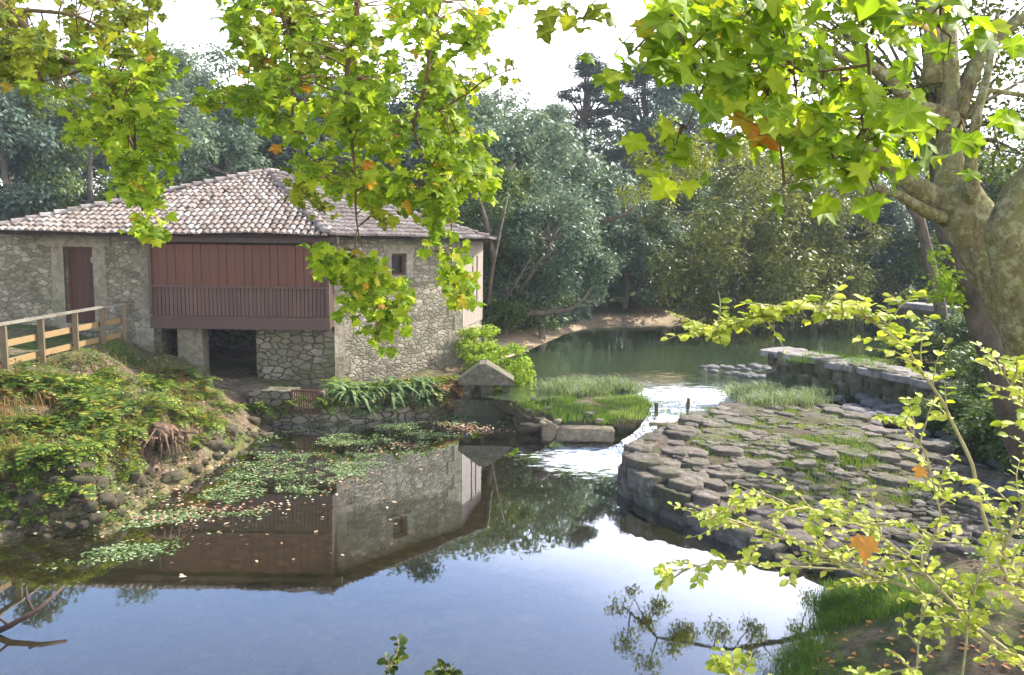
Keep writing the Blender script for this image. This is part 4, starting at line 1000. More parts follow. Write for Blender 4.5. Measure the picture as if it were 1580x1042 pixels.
# bank trees on the left of the river
plant('grey', atx(840, 33), 33, top=240, wide=.95, label='grey-green tree leaning over the left sandbank of the river', name='bank_tree')
plant('round_green', atx(765, 34), 34, top=215, wide=.8, label='green tree with dark trunk beside the pale boarded end of the mill', name='bank_tree')
plant('grey', atx(935, 45), 45, top=300, wide=1.1, label='silvery bank tree above the far pink sandbank', name='bank_tree')
for px, D in [(780,33),(812,34),(850,36),(880,38),(925,47),(985,48),(1040,47),(1085,46),(1130,46),(1180,46),(1235,47),(1290,48),(1345,47),(1400,45),(1200,50),(1300,52),(760,31),(1380,50),(1440,47),(1000,50),(1070,50)]:
    plant(random.choice(['bush','bush_grey']), atx(px, D), D, H=random.uniform(1.3, 2.8), wide=random.uniform(.9,1.4), label='low bush among the undergrowth along the far river bank', cat='bush', name='bank_bush', group='bushes along the far river bank')
for px, D, H, lb in [(733,25.4,1.25,'leafy green bush against the foot of the boarded mill end'),(775,23.3,1.3,'bright lime bush behind the stone hood'),(797,22.6,.9,'small yellow-green bush right of the stone hood'),(745,24.0,1.0,'lime shrub between the hood and the mill corner'),(1470,24,1.6,'grey-leaved bush on the bank in front of the leaning trunks')]:
    plant('lime' if 'grey' not in lb else 'bush_grey', atx(px, D), D, H=H, wide=1.2, label=lb, cat='bush', name='leafy_bush')
for px, D, H in [(1462,18.4,.9),(1500,16.6,1.2),(1435,23,1.5),(1500,20,1.5),(1530,17,1.2),(1560,15,1.3),(1480,27,1.8),(1545,22,2.2),(1600,18,2.5),(1640,14,2.5)]:
    plant('bush', atx(px, D), D, H=H, wide=1.1, label='dark bush on the right bank under the big leaning tree', cat='bush', name='bank_bush', group='dark bushes under the big leaning tree')
# far wood behind everything, one mass
cl = []
rd = random.Random(5)
for a in np.arange(-64, 66, 1.7):
    for row in range(3):
        D = 72 + row * 14 + rd.uniform(-4, 4); x = D * math.tan(R(float(a))) if abs(a) < 50 else D * 1.3 * math.copysign(1, a) * (1 + (abs(a) - 50) / 25)
        z0 = 6 + row; top = 15.5 + row * 2.6 + rd.uniform(-2.5, 2)
        gap = 14 < a < 20
        if gap: top -= 3.5
        for q in range(5):
            cl.append((x + rd.uniform(-2, 2), D + rd.uniform(-2, 2), z0 + (top - z0) * (q / 4) - 2, rd.uniform(1.5, 2.6)))
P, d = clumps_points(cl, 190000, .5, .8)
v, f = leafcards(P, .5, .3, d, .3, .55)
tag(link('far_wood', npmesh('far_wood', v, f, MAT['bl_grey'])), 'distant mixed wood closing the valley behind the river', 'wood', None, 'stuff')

# fallen trunk reaching over the river, left bank
t = thing('fallen_tree', tuple(W(792, 480, 31)), 'bent grey trunk lying out over the left bank of the river then rising', 'fallen tree')
b = MB(); b.tube([W(780, 500, 31), W(795, 480, 31), W(840, 483, 31), (W(880, 478, 31)), W(900, 462, 31), W(915, 440, 31.5)], [.15, .14, .12, .1, .07, .04], 8, lump=.4)
b.build('trunk', MAT['bark'], t, True)
b = MB()
for a_, c_, e_ in [((752,470,30),(762,400,30),(785,300,30.5)),((790,470,31),(835,400,31),(925,345,32)),((925,345,32),(965,330,32),(1000,300,32)),((762,400,30),(750,340,30),(735,290,30)),((770,480,31),(800,430,31),(830,380,32))]:
    b.tube([W(*a_), W(*c_), W(*e_)], [.1, .07, .02], 6, lump=.4)
t = thing('bare_tree', tuple(W(752, 470, 30)), 'dark bare leaning tree tangled above the fallen grey trunk', 'tree'); b.build('trunk', MAT['bark'], t, True)

# ------------------------------------------------------------------ big leaning tree on the right
big = thing('leaning_tree', tuple(W(1620, 640, 6.8)), 'huge leaning plane tree with lichen-covered bark at the right edge', 'tree')
b = MB()
def px3(l): return [W(*q) for q in l]
def bigtube(b, pts, radii, n=36, sub=9):
    P0 = interp(pts, sub); rr = np.interp(np.linspace(0, len(pts) - 1, len(P0)), range(len(pts)), radii); V = []; k0 = len(P0)
    for it in range(3): P0 = [P0[0]] + [(P0[i-1] + P0[i] * 2 + P0[i+1]) / 4 for i in range(1, len(P0) - 1)] + [P0[-1]]
    for i, p in enumerate(P0):
        d = (P0[min(i+1, k0-1)] - P0[max(i-1, 0)]).normalized(); a = d.cross(Vector((.3, .9, .2))).normalized(); c_ = d.cross(a)
        for k in range(n):
            t = 2 * math.pi * k / n; u = a * math.cos(t) + c_ * math.sin(t); q = p * 1.0 + u * .3
            r = rr[i] * (1 + .22 * noise.noise(q * 1.6) + .13 * noise.noise(q * 4.5) + .05 * noise.noise(Vector((q.x * 16, q.y * 16, q.z * 7))))
            V.append(tuple(p + u * r))
    b.add(V, [(i*n+k, i*n+(k+1) % n, (i+1)*n+(k+1) % n, (i+1)*n+k) for i in range(k0-1) for k in range(n)])
bigtube(b, px3([(1690,760,6.6),(1640,600,6.7),(1585,480,6.9),(1530,395,7.1),(1490,330,7.2),(1470,285,7.3),(1466,240,7.3),(1468,150,7.5),(1462,60,7.7),(1450,-60,7.9)]), [.4,.33,.28,.24,.21,.16,.105,.09,.08,.06])
bigtube(b, px3([(1650,640,6.5),(1600,520,6.4),(1572,430,6.35),(1560,360,6.3),(1580,300,6.3),(1640,240,6.2),(1720,180,6.2)]), [.31,.26,.2,.165,.15,.14,.14])
tr_ = b.build('trunk', MAT['bark_lichen'], big, True)
b = MB()
bigtube(b, px3([(1480,330,7.25),(1430,300,7.2),(1390,270,7.1),(1340,235,7.0),(1300,215,6.9)]), [.13,.1,.085,.07,.04], 18)
b.tube(px3([(1478,345,7.2),(1430,328,7.1),(1385,300,7.0),(1350,290,6.9)]), [.07,.055,.04,.03], 8, lump=.3)
bigtube(b, px3([(1495,335,7.2),(1500,290,7.0),(1498,240,6.9),(1506,180,6.9),(1524,110,7.0),(1540,20,7.1)]), [.085,.065,.05,.04,.03,.02], 16)
b.tube(px3([(1468,180,7.45),(1400,160,7.3),(1380,125,7.2),(1330,95,7.1),(1280,80,7.0)]), [.08,.07,.055,.045,.03], 8, lump=.2)
b.tube(px3([(1468,175,7.45),(1420,185,7.3),(1350,160,7.2),(1300,170,7.1)]), [.07,.05,.035,.02], 8)
b.tube(px3([(1478,180,7.4),(1510,90,7.4),(1560,40,7.3),(1620,0,7.3)]), [.07,.06,.05,.04], 8)
b.tube(px3([(1480,190,7.4),(1530,140,7.4),(1600,150,7.4)]), [.03,.025,.02], 6)
b.tube(px3([(1440,130,7.6),(1438,60,7.6),(1436,-20,7.6)]), [.1,.07,.05], 8)
b.build('limb', MAT['bark_lichen'], big, True)
tw2 = thing('second_trunk', tuple(W(1570, 650, 9.5)), 'darker mossy trunk leaning behind the huge lichened tree', 'tree')
b = MB(); bigtube(b, px3([(1600,720,9.4),(1558,600,9.5),(1520,500,9.6),(1488,420,9.8),(1462,350,10),(1440,250,10.3),(1425,120,10.6)]), [.25,.21,.18,.16,.14,.11,.08], 24)
b.build('trunk', MAT['bark'], tw2, True)
cl = ell_clumps(46, (14.5, 16, 12.5), (5.5, 6.5, 3.2), (.6, 1.2), 31, hollow=.2)  # unseen part of the crown, added out of frame to shade the weir
cl = [c_ for c_ in cl if c_[2] > 4.6 + .33 * c_[1] + c_[3] or c_[0] > .66 * c_[1] + c_[3] + .4]
P, d = clumps_points(cl, 9000, .5, .8); v, f = leafcards(P, .2, .5, d, .4, .7); link('crown', npmesh('big_crown', v - np.array(OFF[big]), f, MAT['plane_dark']), big)
# small dark leaves of the crown high behind (against the sky)
def regpoly(pg, n, D0, D1):
    P = np.array(pg, float); lo = P.min(0); hi = P.max(0); out = []
    while sum(len(o) for o in out) < n:
        q = rng.uniform(lo, hi, (n * 2, 2)); i = sdist(q[:, 0], q[:, 1], pg) < 0; out.append(q[i])
    q = np.concatenate(out)[:n]; D = rng.uniform(D0, D1, n)
    return np.array([tuple(W(a, c, e)) for (a, c), e in zip(q, D)]), q
dark_pg = [(1060,-30),(1600,-30),(1620,330),(1500,330),(1430,250),(1300,230),(1240,200),(1225,110),(1120,60)]
Pc, _ = regpoly(dark_pg, 110, 9, 13)
cl = [(p[0], p[1], p[2], random.uniform(.25, .65)) for p in Pc]
P, d = clumps_points(cl, 9000, .6, .7)
v, f = leafcards(P, .085, .3, d, .3, .55)
off = np.array(OFF[tw2]); link('crown', npmesh('dark_crown', v - off, f, MAT['fg_dark']), tw2)
b = MB()
for i in range(0, 110, 2):
    q = Vector(Pc[i]); tgt = W(1440, 200, 10.3); mid = q.lerp(tgt, .5) + Vector((random.uniform(-.4,.4), random.uniform(-.4,.4), random.uniform(0,.4)))
    b.tube([q, mid, tgt], [.008, .02, .04], 4, cap=False)
b.build('twigs', MAT['bark'], tw2, True)
Pc2, _ = regpoly([(1440,380),(1490,370),(1480,470),(1445,470)], 9, 9.2, 9.8)
P, d = clumps_points([(p[0], p[1], p[2], .16) for p in Pc2], 420, .6, .9); v, f = leafcards(P, .075, .3, d, .3, .6)
link('sucker_leaves', npmesh('sucker', v - off, f, MAT['shrub_lime']), tw2)

# ------------------------------------------------------------------ plane leaves hanging in front
def planeleaf():
    half = [(.0,-.02),(.14,-.12),(.36,-.13),(.37,.05),(.60,.08),(.50,.27),(.70,.50),(.45,.50),(.31,.56),(.22,.76),(.0,1.0)]
    pts = half + [(-x, y) for x, y in half[-2:0:-1]]
    return np.array(pts)
PLF = planeleaf(); NP = len(PLF)
def plane_leaves(P, size, facing=(.3, -.75, .7), spread=.75, hang=1.0):
    n = len(P); nr = unit(n) * spread + np.array(facing); nr /= np.linalg.norm(nr, axis=1)[:, None]
    t = unit(n) * .65; t[:, 2] -= hang; t -= nr * (t * nr).sum(1)[:, None]; t /= np.linalg.norm(t, axis=1)[:, None] + 1e-9
    s = np.cross(nr, t); L = size * rng.uniform(.45, 1.25, n)
    cup = rng.uniform(-.25, .5, n); curl = rng.uniform(-.2, .9, n)
    V = np.empty((n, NP + 1, 3))
    L = L * .76
    V[:, 0] = P + t * (L * .35)[:, None]
    for k, (x, y) in enumerate(PLF):
        wob = rng.uniform(-.09, .09, n); xx = x + rng.uniform(-.03, .03, n)
        V[:, k + 1] = P + s * (L * xx)[:, None] + t * (L * y)[:, None] + nr * (L * (cup * (abs(x) * .8 - (y - .35) ** 2 * .7) + wob + (.42 - math.hypot(x, y - .35)) * .1 - abs(x) * abs(x) * curl))[:, None]
    i = np.arange(NP); tri = np.stack([np.zeros(NP, int), 1 + i, 1 + (i + 1) % NP], 1)
    Fc = (tri[None] + (np.arange(n) * (NP + 1))[:, None, None]).reshape(-1, 3)
    return V.reshape(-1, 3), Fc
RIB = np.array([1.0] + [1.0 if math.hypot(x, y - .35) > .5 or (x == 0) else .0 for x, y in PLF])
def ribs(me, n):
    a = me.attributes.new('rib', 'FLOAT', 'POINT'); a.data.foreach_set('value', np.tile(RIB, n).astype(np.float32))
def spray(name, label, boughs, groups, mat, mul=1.0, ls=1.0):
    # boughs: polylines (px,py,D,r); groups: (polygon, n, D0, D1, size, mat)
    p0 = W(*boughs[0][0][:3]); t = thing(name, tuple(p0), label, 'branch'); off = np.array(OFF[t])
    b = MB(); nodes = []
    for bo in boughs:
        pts = interp([W(*q[:3]) for q in bo], 5); rr = np.interp(np.linspace(0, len(bo) - 1, len(pts)), range(len(bo)), [q[3] for q in bo])
        pts = [p + Vector((noise.noise(p * 2), noise.noise(p * 2 + Vector((9, 0, 0))), noise.noise(p * 2 + Vector((0, 9, 0))))) * .06 for p in pts]
        b.tube(pts, list(rr), 6, cap=False); nodes += pts
    NA = np.array([tuple(p) for p in nodes])
    for gi, (pg, n, D0, D1, size, mt) in enumerate(groups):
        n = int(n * mul); size *= ls; nc = max(3, n // 11); C, _ = regpoly(pg, nc, D0, D1)
        k = rng.integers(0, nc, n); P = C[k] + unit(n) * rng.uniform(0, size * 1.6, n)[:, None] * np.array([1, 1, .8])
        v, f = plane_leaves(P, size)
        lm = npmesh(name + '_leaves', v - off, f, MAT[mt]); ribs(lm, n); link('leaves', lm, t)
        for c in C:
            j = ((NA - c) ** 2).sum(1).argmin(); a = Vector(c); e = Vector(NA[j])
            if (a - e).length > 1.6: 
                e = a + Vector((random.uniform(-.2, .2), random.uniform(-.1, .1), random.uniform(.2, .5)))
            mid = a.lerp(e, .5) + Vector((0, 0, .06)); b.tube([a, mid, e], [.003, .005, .007], 4, cap=False)
        for q in range(0, n, 2):
            a = Vector(P[q]); e = Vector(C[k[q]]); b.tube([a, e], [.0018, .003], 3, cap=False)
    b.build('twigs', MAT['twig'], t, True)
    return t
# left branch
spray('plane_branch', 'hanging plane-tree branch at the top left corner, its tip over the left mill roof',
 [[(-60,-40,6.5,.035),(60,60,6.6,.025),(160,140,6.6,.018),(205,230,6.5,.012),(215,300,6.5,.006),(220,350,6.5,.003)], [(-30,10,6.8,.02),(120,30,7,.014),(230,60,7,.006)], [(120,110,6.6,.012),(70,130,6.6,.005)]],
 [([(-20,-20),(250,-20),(235,60),(200,80),(120,100),(60,120),(-20,110)], 330, 6.3, 8, .14, 'plane_dark'),
  ([(100,80),(240,60),(275,130),(255,170),(280,230),(240,245),(150,220),(120,205),(110,150)], 300, 6, 7.4, .14, 'plane'),
  ([(150,180),(280,180),(255,250),(262,300),(205,295),(150,290),(175,240)], 90, 6, 7, .135, 'plane'),
  ([(195,240),(250,250),(245,300),(240,362),(205,345)], 42, 6.2, 6.8, .135, 'plane'),
  ([(40,110),(110,110),(100,150),(60,148)], 16, 6.2, 7, .13, 'plane'),
  ([(0,60),(60,60),(50,110),(0,110)], 20, 6.2, 7, .13, 'plane_dark')], 'plane', 2.1, .88)
# centre branch
spray('plane_branch', 'largest hanging plane-tree branch, drooping in the middle over the mill roof and wall',
 [[(560,-60,5.8,.03),(545,60,5.9,.022),(540,160,6,.016),(545,260,6,.011),(555,350,6,.006),(558,385,6,.003)], [(700,-60,5.6,.02),(660,80,5.8,.014),(640,200,6,.01),(690,300,6.1,.006),(700,420,6.1,.003)],
  [(420,-60,6.2,.02),(440,60,6.2,.012),(450,180,6.2,.008),(470,290,6.2,.004)], [(640,200,6,.01),(740,130,5.8,.006),(800,110,5.8,.003)], [(450,120,6.2,.008),(360,160,6.3,.005),(295,165,6.3,.003)], [(555,350,6,.005),(540,410,5.9,.005),(575,470,5.9,.004),(580,530,5.9,.003)]],
 [([(350,-20),(780,-20),(790,20),(740,70),(760,110),(720,140),(600,150),(420,150),(385,100),(350,50)], 560, 5.4, 7.4, .14, 'plane'),
  ([(345,-20),(540,-20),(500,110),(400,110),(385,60)], 120, 5.6, 7.2, .135, 'plane_dark'),
  ([(420,130),(720,130),(745,250),(770,295),(700,285),(690,330),(620,310),(560,320),(490,270),(430,205)], 560, 5.4, 7, .14, 'plane'),
  ([(290,150),(340,125),(430,120),(430,165),(340,165)], 52, 6, 6.8, .13, 'plane'),
  ([(410,170),(470,170),(460,230),(425,225)], 20, 6, 6.8, .13, 'plane'),
  ([(420,262),(500,275),(530,320),(480,325),(450,290)], 26, 5.8, 6.6, .125, 'plane_dark'),
  ([(560,320),(610,320),(600,365),(570,350)], 8, 5.8, 6.4, .125, 'plane_dark'),
  ([(600,290),(700,300),(720,360),(700,400),(735,450),(712,485),(690,430),(660,390),(640,350)], 105, 5.7, 6.4, .13, 'plane'),
  ([(480,372),(530,385),(600,425),(620,480),(600,505),(560,480),(510,455),(505,415)], 165, 5.5, 6.2, .135, 'plane'),
  ([(565,505),(598,508),(600,545),(575,540)], 10, 5.6, 6, .125, 'plane'),
  ([(770,110),(800,95),(805,120),(780,130)], 5, 5.8, 6.2, .1, 'plane_dark')], 'plane', 2.05, .84)
# right branch, nearer, larger leaves
rs = spray('plane_branch', 'near hanging plane-tree branch with the largest leaves, upper right before the trunk',
 [[(1010,-60,3.6,.012),(1060,40,3.6,.008),(1090,120,3.6,.005),(1060,190,3.6,.003)], [(1560,-80,3.8,.02),(1400,-20,3.6,.014),(1330,60,3.5,.009),(1330,150,3.5,.006),(1335,230,3.4,.004),(1365,300,3.4,.003)], [(1335,180,3.5,.005),(1420,200,3.5,.005),(1500,215,3.5,.003)],
  [(1330,100,3.5,.007),(1220,110,3.6,.005),(1160,170,3.6,.003)], [(1335,200,3.4,.005),(1270,270,3.4,.003),(1215,290,3.4,.002)], [(1400,-20,3.6,.01),(1470,60,3.5,.005),(1460,90,3.5,.003)]],
 [([(1000,-20),(1210,-20),(1200,60),(1210,120),(1160,140),(1100,90),(1010,100),(985,60),(1010,40)], 62, 3.3, 4.2, .165, 'plane'),
  ([(1000,90),(1100,90),(1170,110),(1130,140),(1080,130),(1040,150),(1005,130)], 16, 3.3, 4, .15, 'plane'),
  ([(1018,165),(1070,175),(1085,240),(1050,235),(1020,220)], 7, 3.4, 3.7, .15, 'plane'),
  ([(1190,60),(1300,110),(1370,110),(1385,160),(1360,205),(1230,210),(1180,205),(1160,190),(1190,140)], 46, 3.2, 4, .16, 'plane'),
  ([(1195,225),(1250,200),(1290,240),(1380,260),(1390,310),(1320,315),(1260,300),(1200,280)], 14, 3.2, 3.7, .15, 'plane'),
  ([(1300,180),(1540,200),(1545,225),(1440,222),(1310,215)], 13, 3.2, 3.7, .155, 'plane'),
  ([(1270,-20),(1510,-20),(1515,60),(1475,100),(1440,70),(1380,40),(1290,60)], 26, 3.2, 4, .165, 'plane'),
  ([(910,55),(985,75),(975,125),(925,95)], 4, 3.5, 3.9, .15, 'plane'),
  ([(830,10),(860,-10),(920,-5),(925,15),(850,45)], 5, 3.8, 4.2, .13, 'plane_dark')], 'plane', 2.9)

# ------------------------------------------------------------------ pale sapling at the lower right
def sapling(name, label, stems, side, lsz=.06, mat='shrubleaf'):
    p0 = W(*stems[0][0][:3]); t = thing(name, tuple(p0), label, 'sapling'); off = np.array(OFF[t]); b = MB(); LP = []; LT = []
    for si, st in enumerate(stems):
        pts = interp([W(*q[:3]) for q in st], 6); rr = np.interp(np.linspace(0, len(st) - 1, len(pts)), range(len(st)), [q[3] for q in st])
        pts = [p + Vector((noise.noise(p * 4 + Vector((si,0,0))), 0, noise.noise(p * 4 + Vector((0, 9, si))))) * .012 for p in pts]
        b.tube(pts, list(rr), 7, cap=False)
        s0, dens, ln = side[si]
        n = int(len(pts) * dens * .72)
        for k in range(n):
            u = s0 + (1 - s0) * random.random(); i = min(int(u * (len(pts) - 1)), len(pts) - 2); p = pts[i].lerp(pts[i+1], random.random()); d = (pts[i+1] - pts[i]).normalized()
            dirn = (d * random.uniform(.2, 1) + Vector((random.uniform(-1, 1), random.uniform(-.8, .8), random.uniform(-.25, .55)))).normalized(); L = ln * random.uniform(.35, 1.1)
            tw = [p]; m_ = 6
            for q in range(m_):
                dirn = (dirn + Vector((random.uniform(-.25, .25), random.uniform(-.25, .25), random.uniform(-.22, .16)))).normalized(); tw.append(tw[-1] + dirn * L / m_)
            b.tube(tw, [.005 - .0006 * q for q in range(m_ + 1)], 4, cap=False)
            for q in range(1, m_ + 1):
                for sgn in (-1, 1):
                    if random.random() < .3: continue
                    dd = (tw[q] - tw[q-1]).normalized(); sd = dd.cross(Vector((0, 0, 1))).normalized() * sgn
                    LP.append(tuple(tw[q])); LT.append(tuple((dd * .6 + sd + Vector((0, 0, random.uniform(-.6, .2)))).normalized()))
    P = np.array(LP); T = np.array(LT); n = len(P); nr = unit(n) * .5 + np.array([0, -.5, .8]); nr -= T * (nr * T).sum(1)[:, None]; nr /= np.linalg.norm(nr, axis=1)[:, None]
    S = np.cross(nr, T); L = (lsz * .86 * rng.uniform(.55, 1.25, n))[:, None]
    rows = [(0, 0), (.25, .22), (.55, .29), (.82, .17), (1, 0)]
    V = [P]
    for y, x in rows[1:4]: V += [P + T * L * y + S * L * x + nr * L * .08, P + T * L * y, P + T * L * y - S * L * x + nr * L * .08]
    V.append(P + T * L - nr * L * .08); V = np.stack(V, 1)  # 11 per leaf
    q = [(0,1,2,2),(0,2,3,3),(1,4,5,2),(2,5,6,3),(4,7,8,5),(5,8,9,6),(7,10,8,8),(8,10,9,9)]
    tri = []
    for a, b_, c_, d_ in q:
        tri.append((a, b_, c_)); 
        if d_ != c_: tri.append((a, c_, d_))
    tri = np.array(tri); Fc = (tri[None] + (np.arange(n) * 11)[:, None, None]).reshape(-1, 3)
    link('leaves', npmesh(name + '_leaves', V.reshape(-1, 3) - off, Fc, MAT[mat], True), t)
    b.build('stem', MAT['stem_pale'], t, True); return t
sapling('sapling', 'pale arching sapling whose lit leafy tip reaches left over the river',
 [[(1640,1010,3.3,.012),(1560,900,3.35,.0105),(1530,830,3.4,.009),(1500,720,3.45,.008),(1455,620,3.5,.007),(1400,540,3.5,.006),(1330,487,3.5,.005),(1240,472,3.5,.004),(1150,498,3.5,.003),(1085,510,3.5,.002)],
  [(1330,487,3.5,.003),(1370,500,3.5,.003),(1390,470,3.5,.002)]],
 [(.28, 1.0, .22), (0, .8, .15)], .058)
tp = sapling('sapling', 'cluster of short lit twigs at the very tip of the arching sapling', [[(1345,490,3.5,.004),(1240,474,3.5,.004),(1150,498,3.5,.003),(1083,511,3.5,.002)]], [(0, 3.2, .11)], .06)
sapling('sapling', 'broad spreading sapling with its thick pale stem rising from the lower right corner',
 [[(1620,1060,2.9,.014),(1580,1025,2.95,.013),(1480,945,3.1,.011),(1400,905,3.2,.009),(1330,880,3.3,.008),(1250,845,3.4,.006),(1180,820,3.5,.004),(1100,800,3.5,.003)],
  [(1480,945,3.1,.008),(1420,880,3.2,.006),(1350,820,3.3,.005),(1270,790,3.4,.003),(1200,775,3.4,.002)],
  [(1330,880,3.3,.005),(1220,875,3.3,.004),(1110,865,3.3,.003),(1030,882,3.3,.002)],
  [(1420,880,3.2,.005),(1450,800,3.2,.004),(1430,700,3.2,.003),(1400,650,3.2,.002)],
  [(1200,775,3.4,.002),(1150,780,3.4,.002),(1110,790,3.4,.002)]],
 [(.1, 1.5, .26), (.1, 1.8, .24), (.3, 1.2, .14), (.1, 1.3, .2), (0, 1.2, .14)], .05)
sapling('sapling', 'forked thin sapling standing upright at the right edge before the weir',
 [[(1660,960,3.0,.01),(1590,920,3.05,.009),(1545,850,3.1,.008),(1575,790,3.1,.006),(1620,730,3.1,.005)]], [(.2, 1.6, .24)], .055)
sapling('sapling', 'thin pale shoot crossing upright behind the broad sapling stem', [[(1480,1060,2.9,.005),(1498,950,3,.0045),(1512,880,3.05,.004),(1530,830,3.1,.003)]], [(.2, .8, .16)], .055)
sapling('sapling', 'short thin shoot standing left of the taller pale shoot at the bottom', [[(1412,1060,2.9,.004),(1418,990,2.95,.0035),(1425,930,3.0,.002)]], [(.3, .7, .14)], .055)
sapling('sapling', 'lit leafy twig coming in from the right edge over the leaning trunk foot', [[(1620,700,3.1,.004),(1570,610,3.1,.003),(1545,570,3.1,.002)]],
 [(.1, 1.5, .2)], .055)
sapling('sapling', 'low sprout of pale leaves poking up from the bottom edge over the grass',
 [[(1150,1090,2.6,.004),(1140,1050,2.65,.003),(1120,1022,2.7,.002)]], [(.2, 1.2, .12)], .045)
sapling('sapling', 'low pale twig over the bare soil at the bottom right', [[(1290,1090,2.6,.004),(1350,1045,2.65,.003),(1420,1030,2.7,.002)]], [(.2, 1.2, .12)], .045)
sapling('sprig', 'small dark leafy sprig rising into the bottom edge before the pool',
 [[(560,1090,2.8,.004),(590,1045,2.8,.003),(612,1008,2.8,.002)]], [(.3, .7, .07)], .045, 'fg_dark')
sapling('sprig', 'second dark sprig at the bottom edge, the shorter one on the right', [[(690,1100,2.8,.004),(680,1050,2.8,.003),(700,1022,2.8,.002)]], [(.4, .6, .06)], .045, 'fg_dark')
# dead orange leaves caught in the saplings
for px, py, D, sz, lb in [(1335, 830, 3.15, .13, 'large orange dead leaf caught in the spreading sapling above the grass'), (1422, 722, 3.2, .07, 'small orange dead leaf caught on the upright twig before the weir'), (1163, 203, 3.4, .06, 'small red-orange leaf hanging below the near plane branch against the sky gap')]:
    p = W(px, py, D); v, f = plane_leaves(np.array([tuple(p)]), sz, (0, -1, .3), .3, 1.2)
    o = link('dead_leaf', npmesh('dead_leaf', v - np.array(p), f, MAT['autumn']), None, p); tag(o, lb, 'dead leaf')
o_ = W(1335, 858, 3.14); v, f = plane_leaves(np.array([tuple(o_)]), .1, (1, -.4, .1), .1, 2)
tag(link('dead_leaf', npmesh('dead_leaf', v - np.array(o_), f, MAT['autumn']), None, o_), 'curled narrow orange leaf dangling beneath the large orange dead leaf', 'dead leaf')

# ------------------------------------------------------------------ ferns
def fernmesh(name, nf, L, mat, seed, strap=False):
    rd = random.Random(seed); V = []; Fc = []
    for i in range(nf):
        a = rd.uniform(0, 6.28); l = L * rd.uniform(.6, 1.1); el = rd.uniform(.7, 1.35); p = Vector((0, 0, 0)); d = Vector((math.cos(a) * math.cos(el), math.sin(a) * math.cos(el), math.sin(el)))
        ns = 14; pts = [p]
        for k in range(ns):
            d = (d + Vector((math.cos(a) * .06, math.sin(a) * .06, -.15))).normalized(); pts.append(pts[-1] + d * l / ns)
        sd = Vector((-math.sin(a), math.cos(a), 0))
        if strap:
            for k in range(ns):
                w0_ = .03 * math.sin(math.pi * (k / ns) ** .7 + .1) + .004; w1_ = .03 * math.sin(math.pi * min(1, (k + 1) / ns) ** .7) + .002
                n0 = len(V); V += [tuple(pts[k] - sd * w0_), tuple(pts[k] + sd * w0_), tuple(pts[k+1] + sd * w1_), tuple(pts[k+1] - sd * w1_)]
                Fc.append((n0, n0+1, n0+2, n0+3))
        else:
            for k in range(1, ns):
                w_ = l * .26 * math.sin(math.pi * (k / ns) ** .65 * .97 + .05); dd = (pts[k+1] - pts[k]).normalized() if k < ns else dd
                for sg in (-1, 1):
                    t = pts[k] + sd * sg * w_ + dd * w_ * .35 + Vector((0, 0, rd.uniform(-.02, .03))); h = l / ns * .46
                    mid = (pts[k] + t) / 2
                    n0 = len(V); V += [tuple(pts[k]), tuple(mid + dd * h), tuple(t), tuple(mid - dd * h)]; Fc.append((n0, n0+1, n0+2, n0+3))
    return npmesh(name, np.array(V), np.array(Fc), MAT[mat])
FERN = {'fern': [fernmesh('fern_fronds', 13, .62, 'fern', s) for s in range(7)], 'strap': [fernmesh('strap', 18, .75, 'fern_dk', s + 9, True) for s in range(3)], 'dry': [fernmesh('dry', 9, .55, 'fern_dry', s + 20) for s in range(2)]}
def fern(kind, px, py, s, label, group=None, lift=0, pos=None):
    p = pos or G(px, py); o = link('fern' if kind != 'strap' else 'strap_plant', random.choice(FERN[kind]), None, p + Vector((0, 0, lift)))
    s *= random.uniform(.9, 1.45); o.scale = (s, s, s * random.uniform(.8, 1.1)); o.rotation_euler = (random.uniform(-.2, .2), random.uniform(-.2, .2), random.uniform(0, 6.28))
    tag(o, label, 'fern' if kind != 'strap' else 'plant', group)
def pip(x, y, pg):
    c = False; j = len(pg) - 1
    for i in range(len(pg)):
        if (pg[i][1] > y) != (pg[j][1] > y) and x < (pg[j][0]-pg[i][0]) * (y - pg[i][1]) / (pg[j][1] - pg[i][1]) + pg[i][0]: c = not c
        j = i
    return c
def inreg(pg):
    P = np.array(pg, float); lo = P.min(0); hi = P.max(0)
    while True:
        q = rng.uniform(lo, hi)
        if pip(q[0], q[1], pg): return float(q[0]), float(q[1])
for k in range(62):
    px, py = inreg([(-20,590),(60,575),(160,580),(190,600),(200,650),(180,690),(120,710),(40,730),(-20,735)]); fern('fern' if random.random() < .85 else 'dry', px, py, random.uniform(.7,1.25), 'green fern in the thick fern bed on the left bank below the fence', 'ferns of the left bank bed')
for k in range(34):
    px, py = inreg([(225,560),(270,560),(310,590),(370,620),(372,650),(330,655),(280,660),(230,650),(215,600)]); fern('fern' if random.random() < .8 else 'dry', px, py, random.uniform(.6,1.0), 'yellow-green fern in the patch beside the dark opening under the gallery', 'ferns beside the undercroft')
for k in range(34):
    px, py = inreg([(-20,700),(80,690),(200,700),(260,730),(140,765),(90,800),(-20,820)]); fern('fern', px, py, random.uniform(.45,.8), 'fern hanging over the brown rocks at the lower left shore', 'ferns over the shore rocks')
for k in range(20):
    px, py = inreg([(100,650),(250,640),(330,660),(300,690),(200,700),(110,700)]); fern('fern', px, py, random.uniform(.5,.8), 'small fern on the slope between the two fern beds', 'ferns on the open slope')
for k in range(26):
    u = random.random() * .75; p = pB.lerp(pC, u); fern('strap', 0, 0, random.uniform(.85, 1.2), 'strap-leaved plant growing on the ledge at the foot of the mill wall', 'plants on the mill ledge', pos=Vector((p.x, p.y + random.uniform(-.02, .6), .68)))
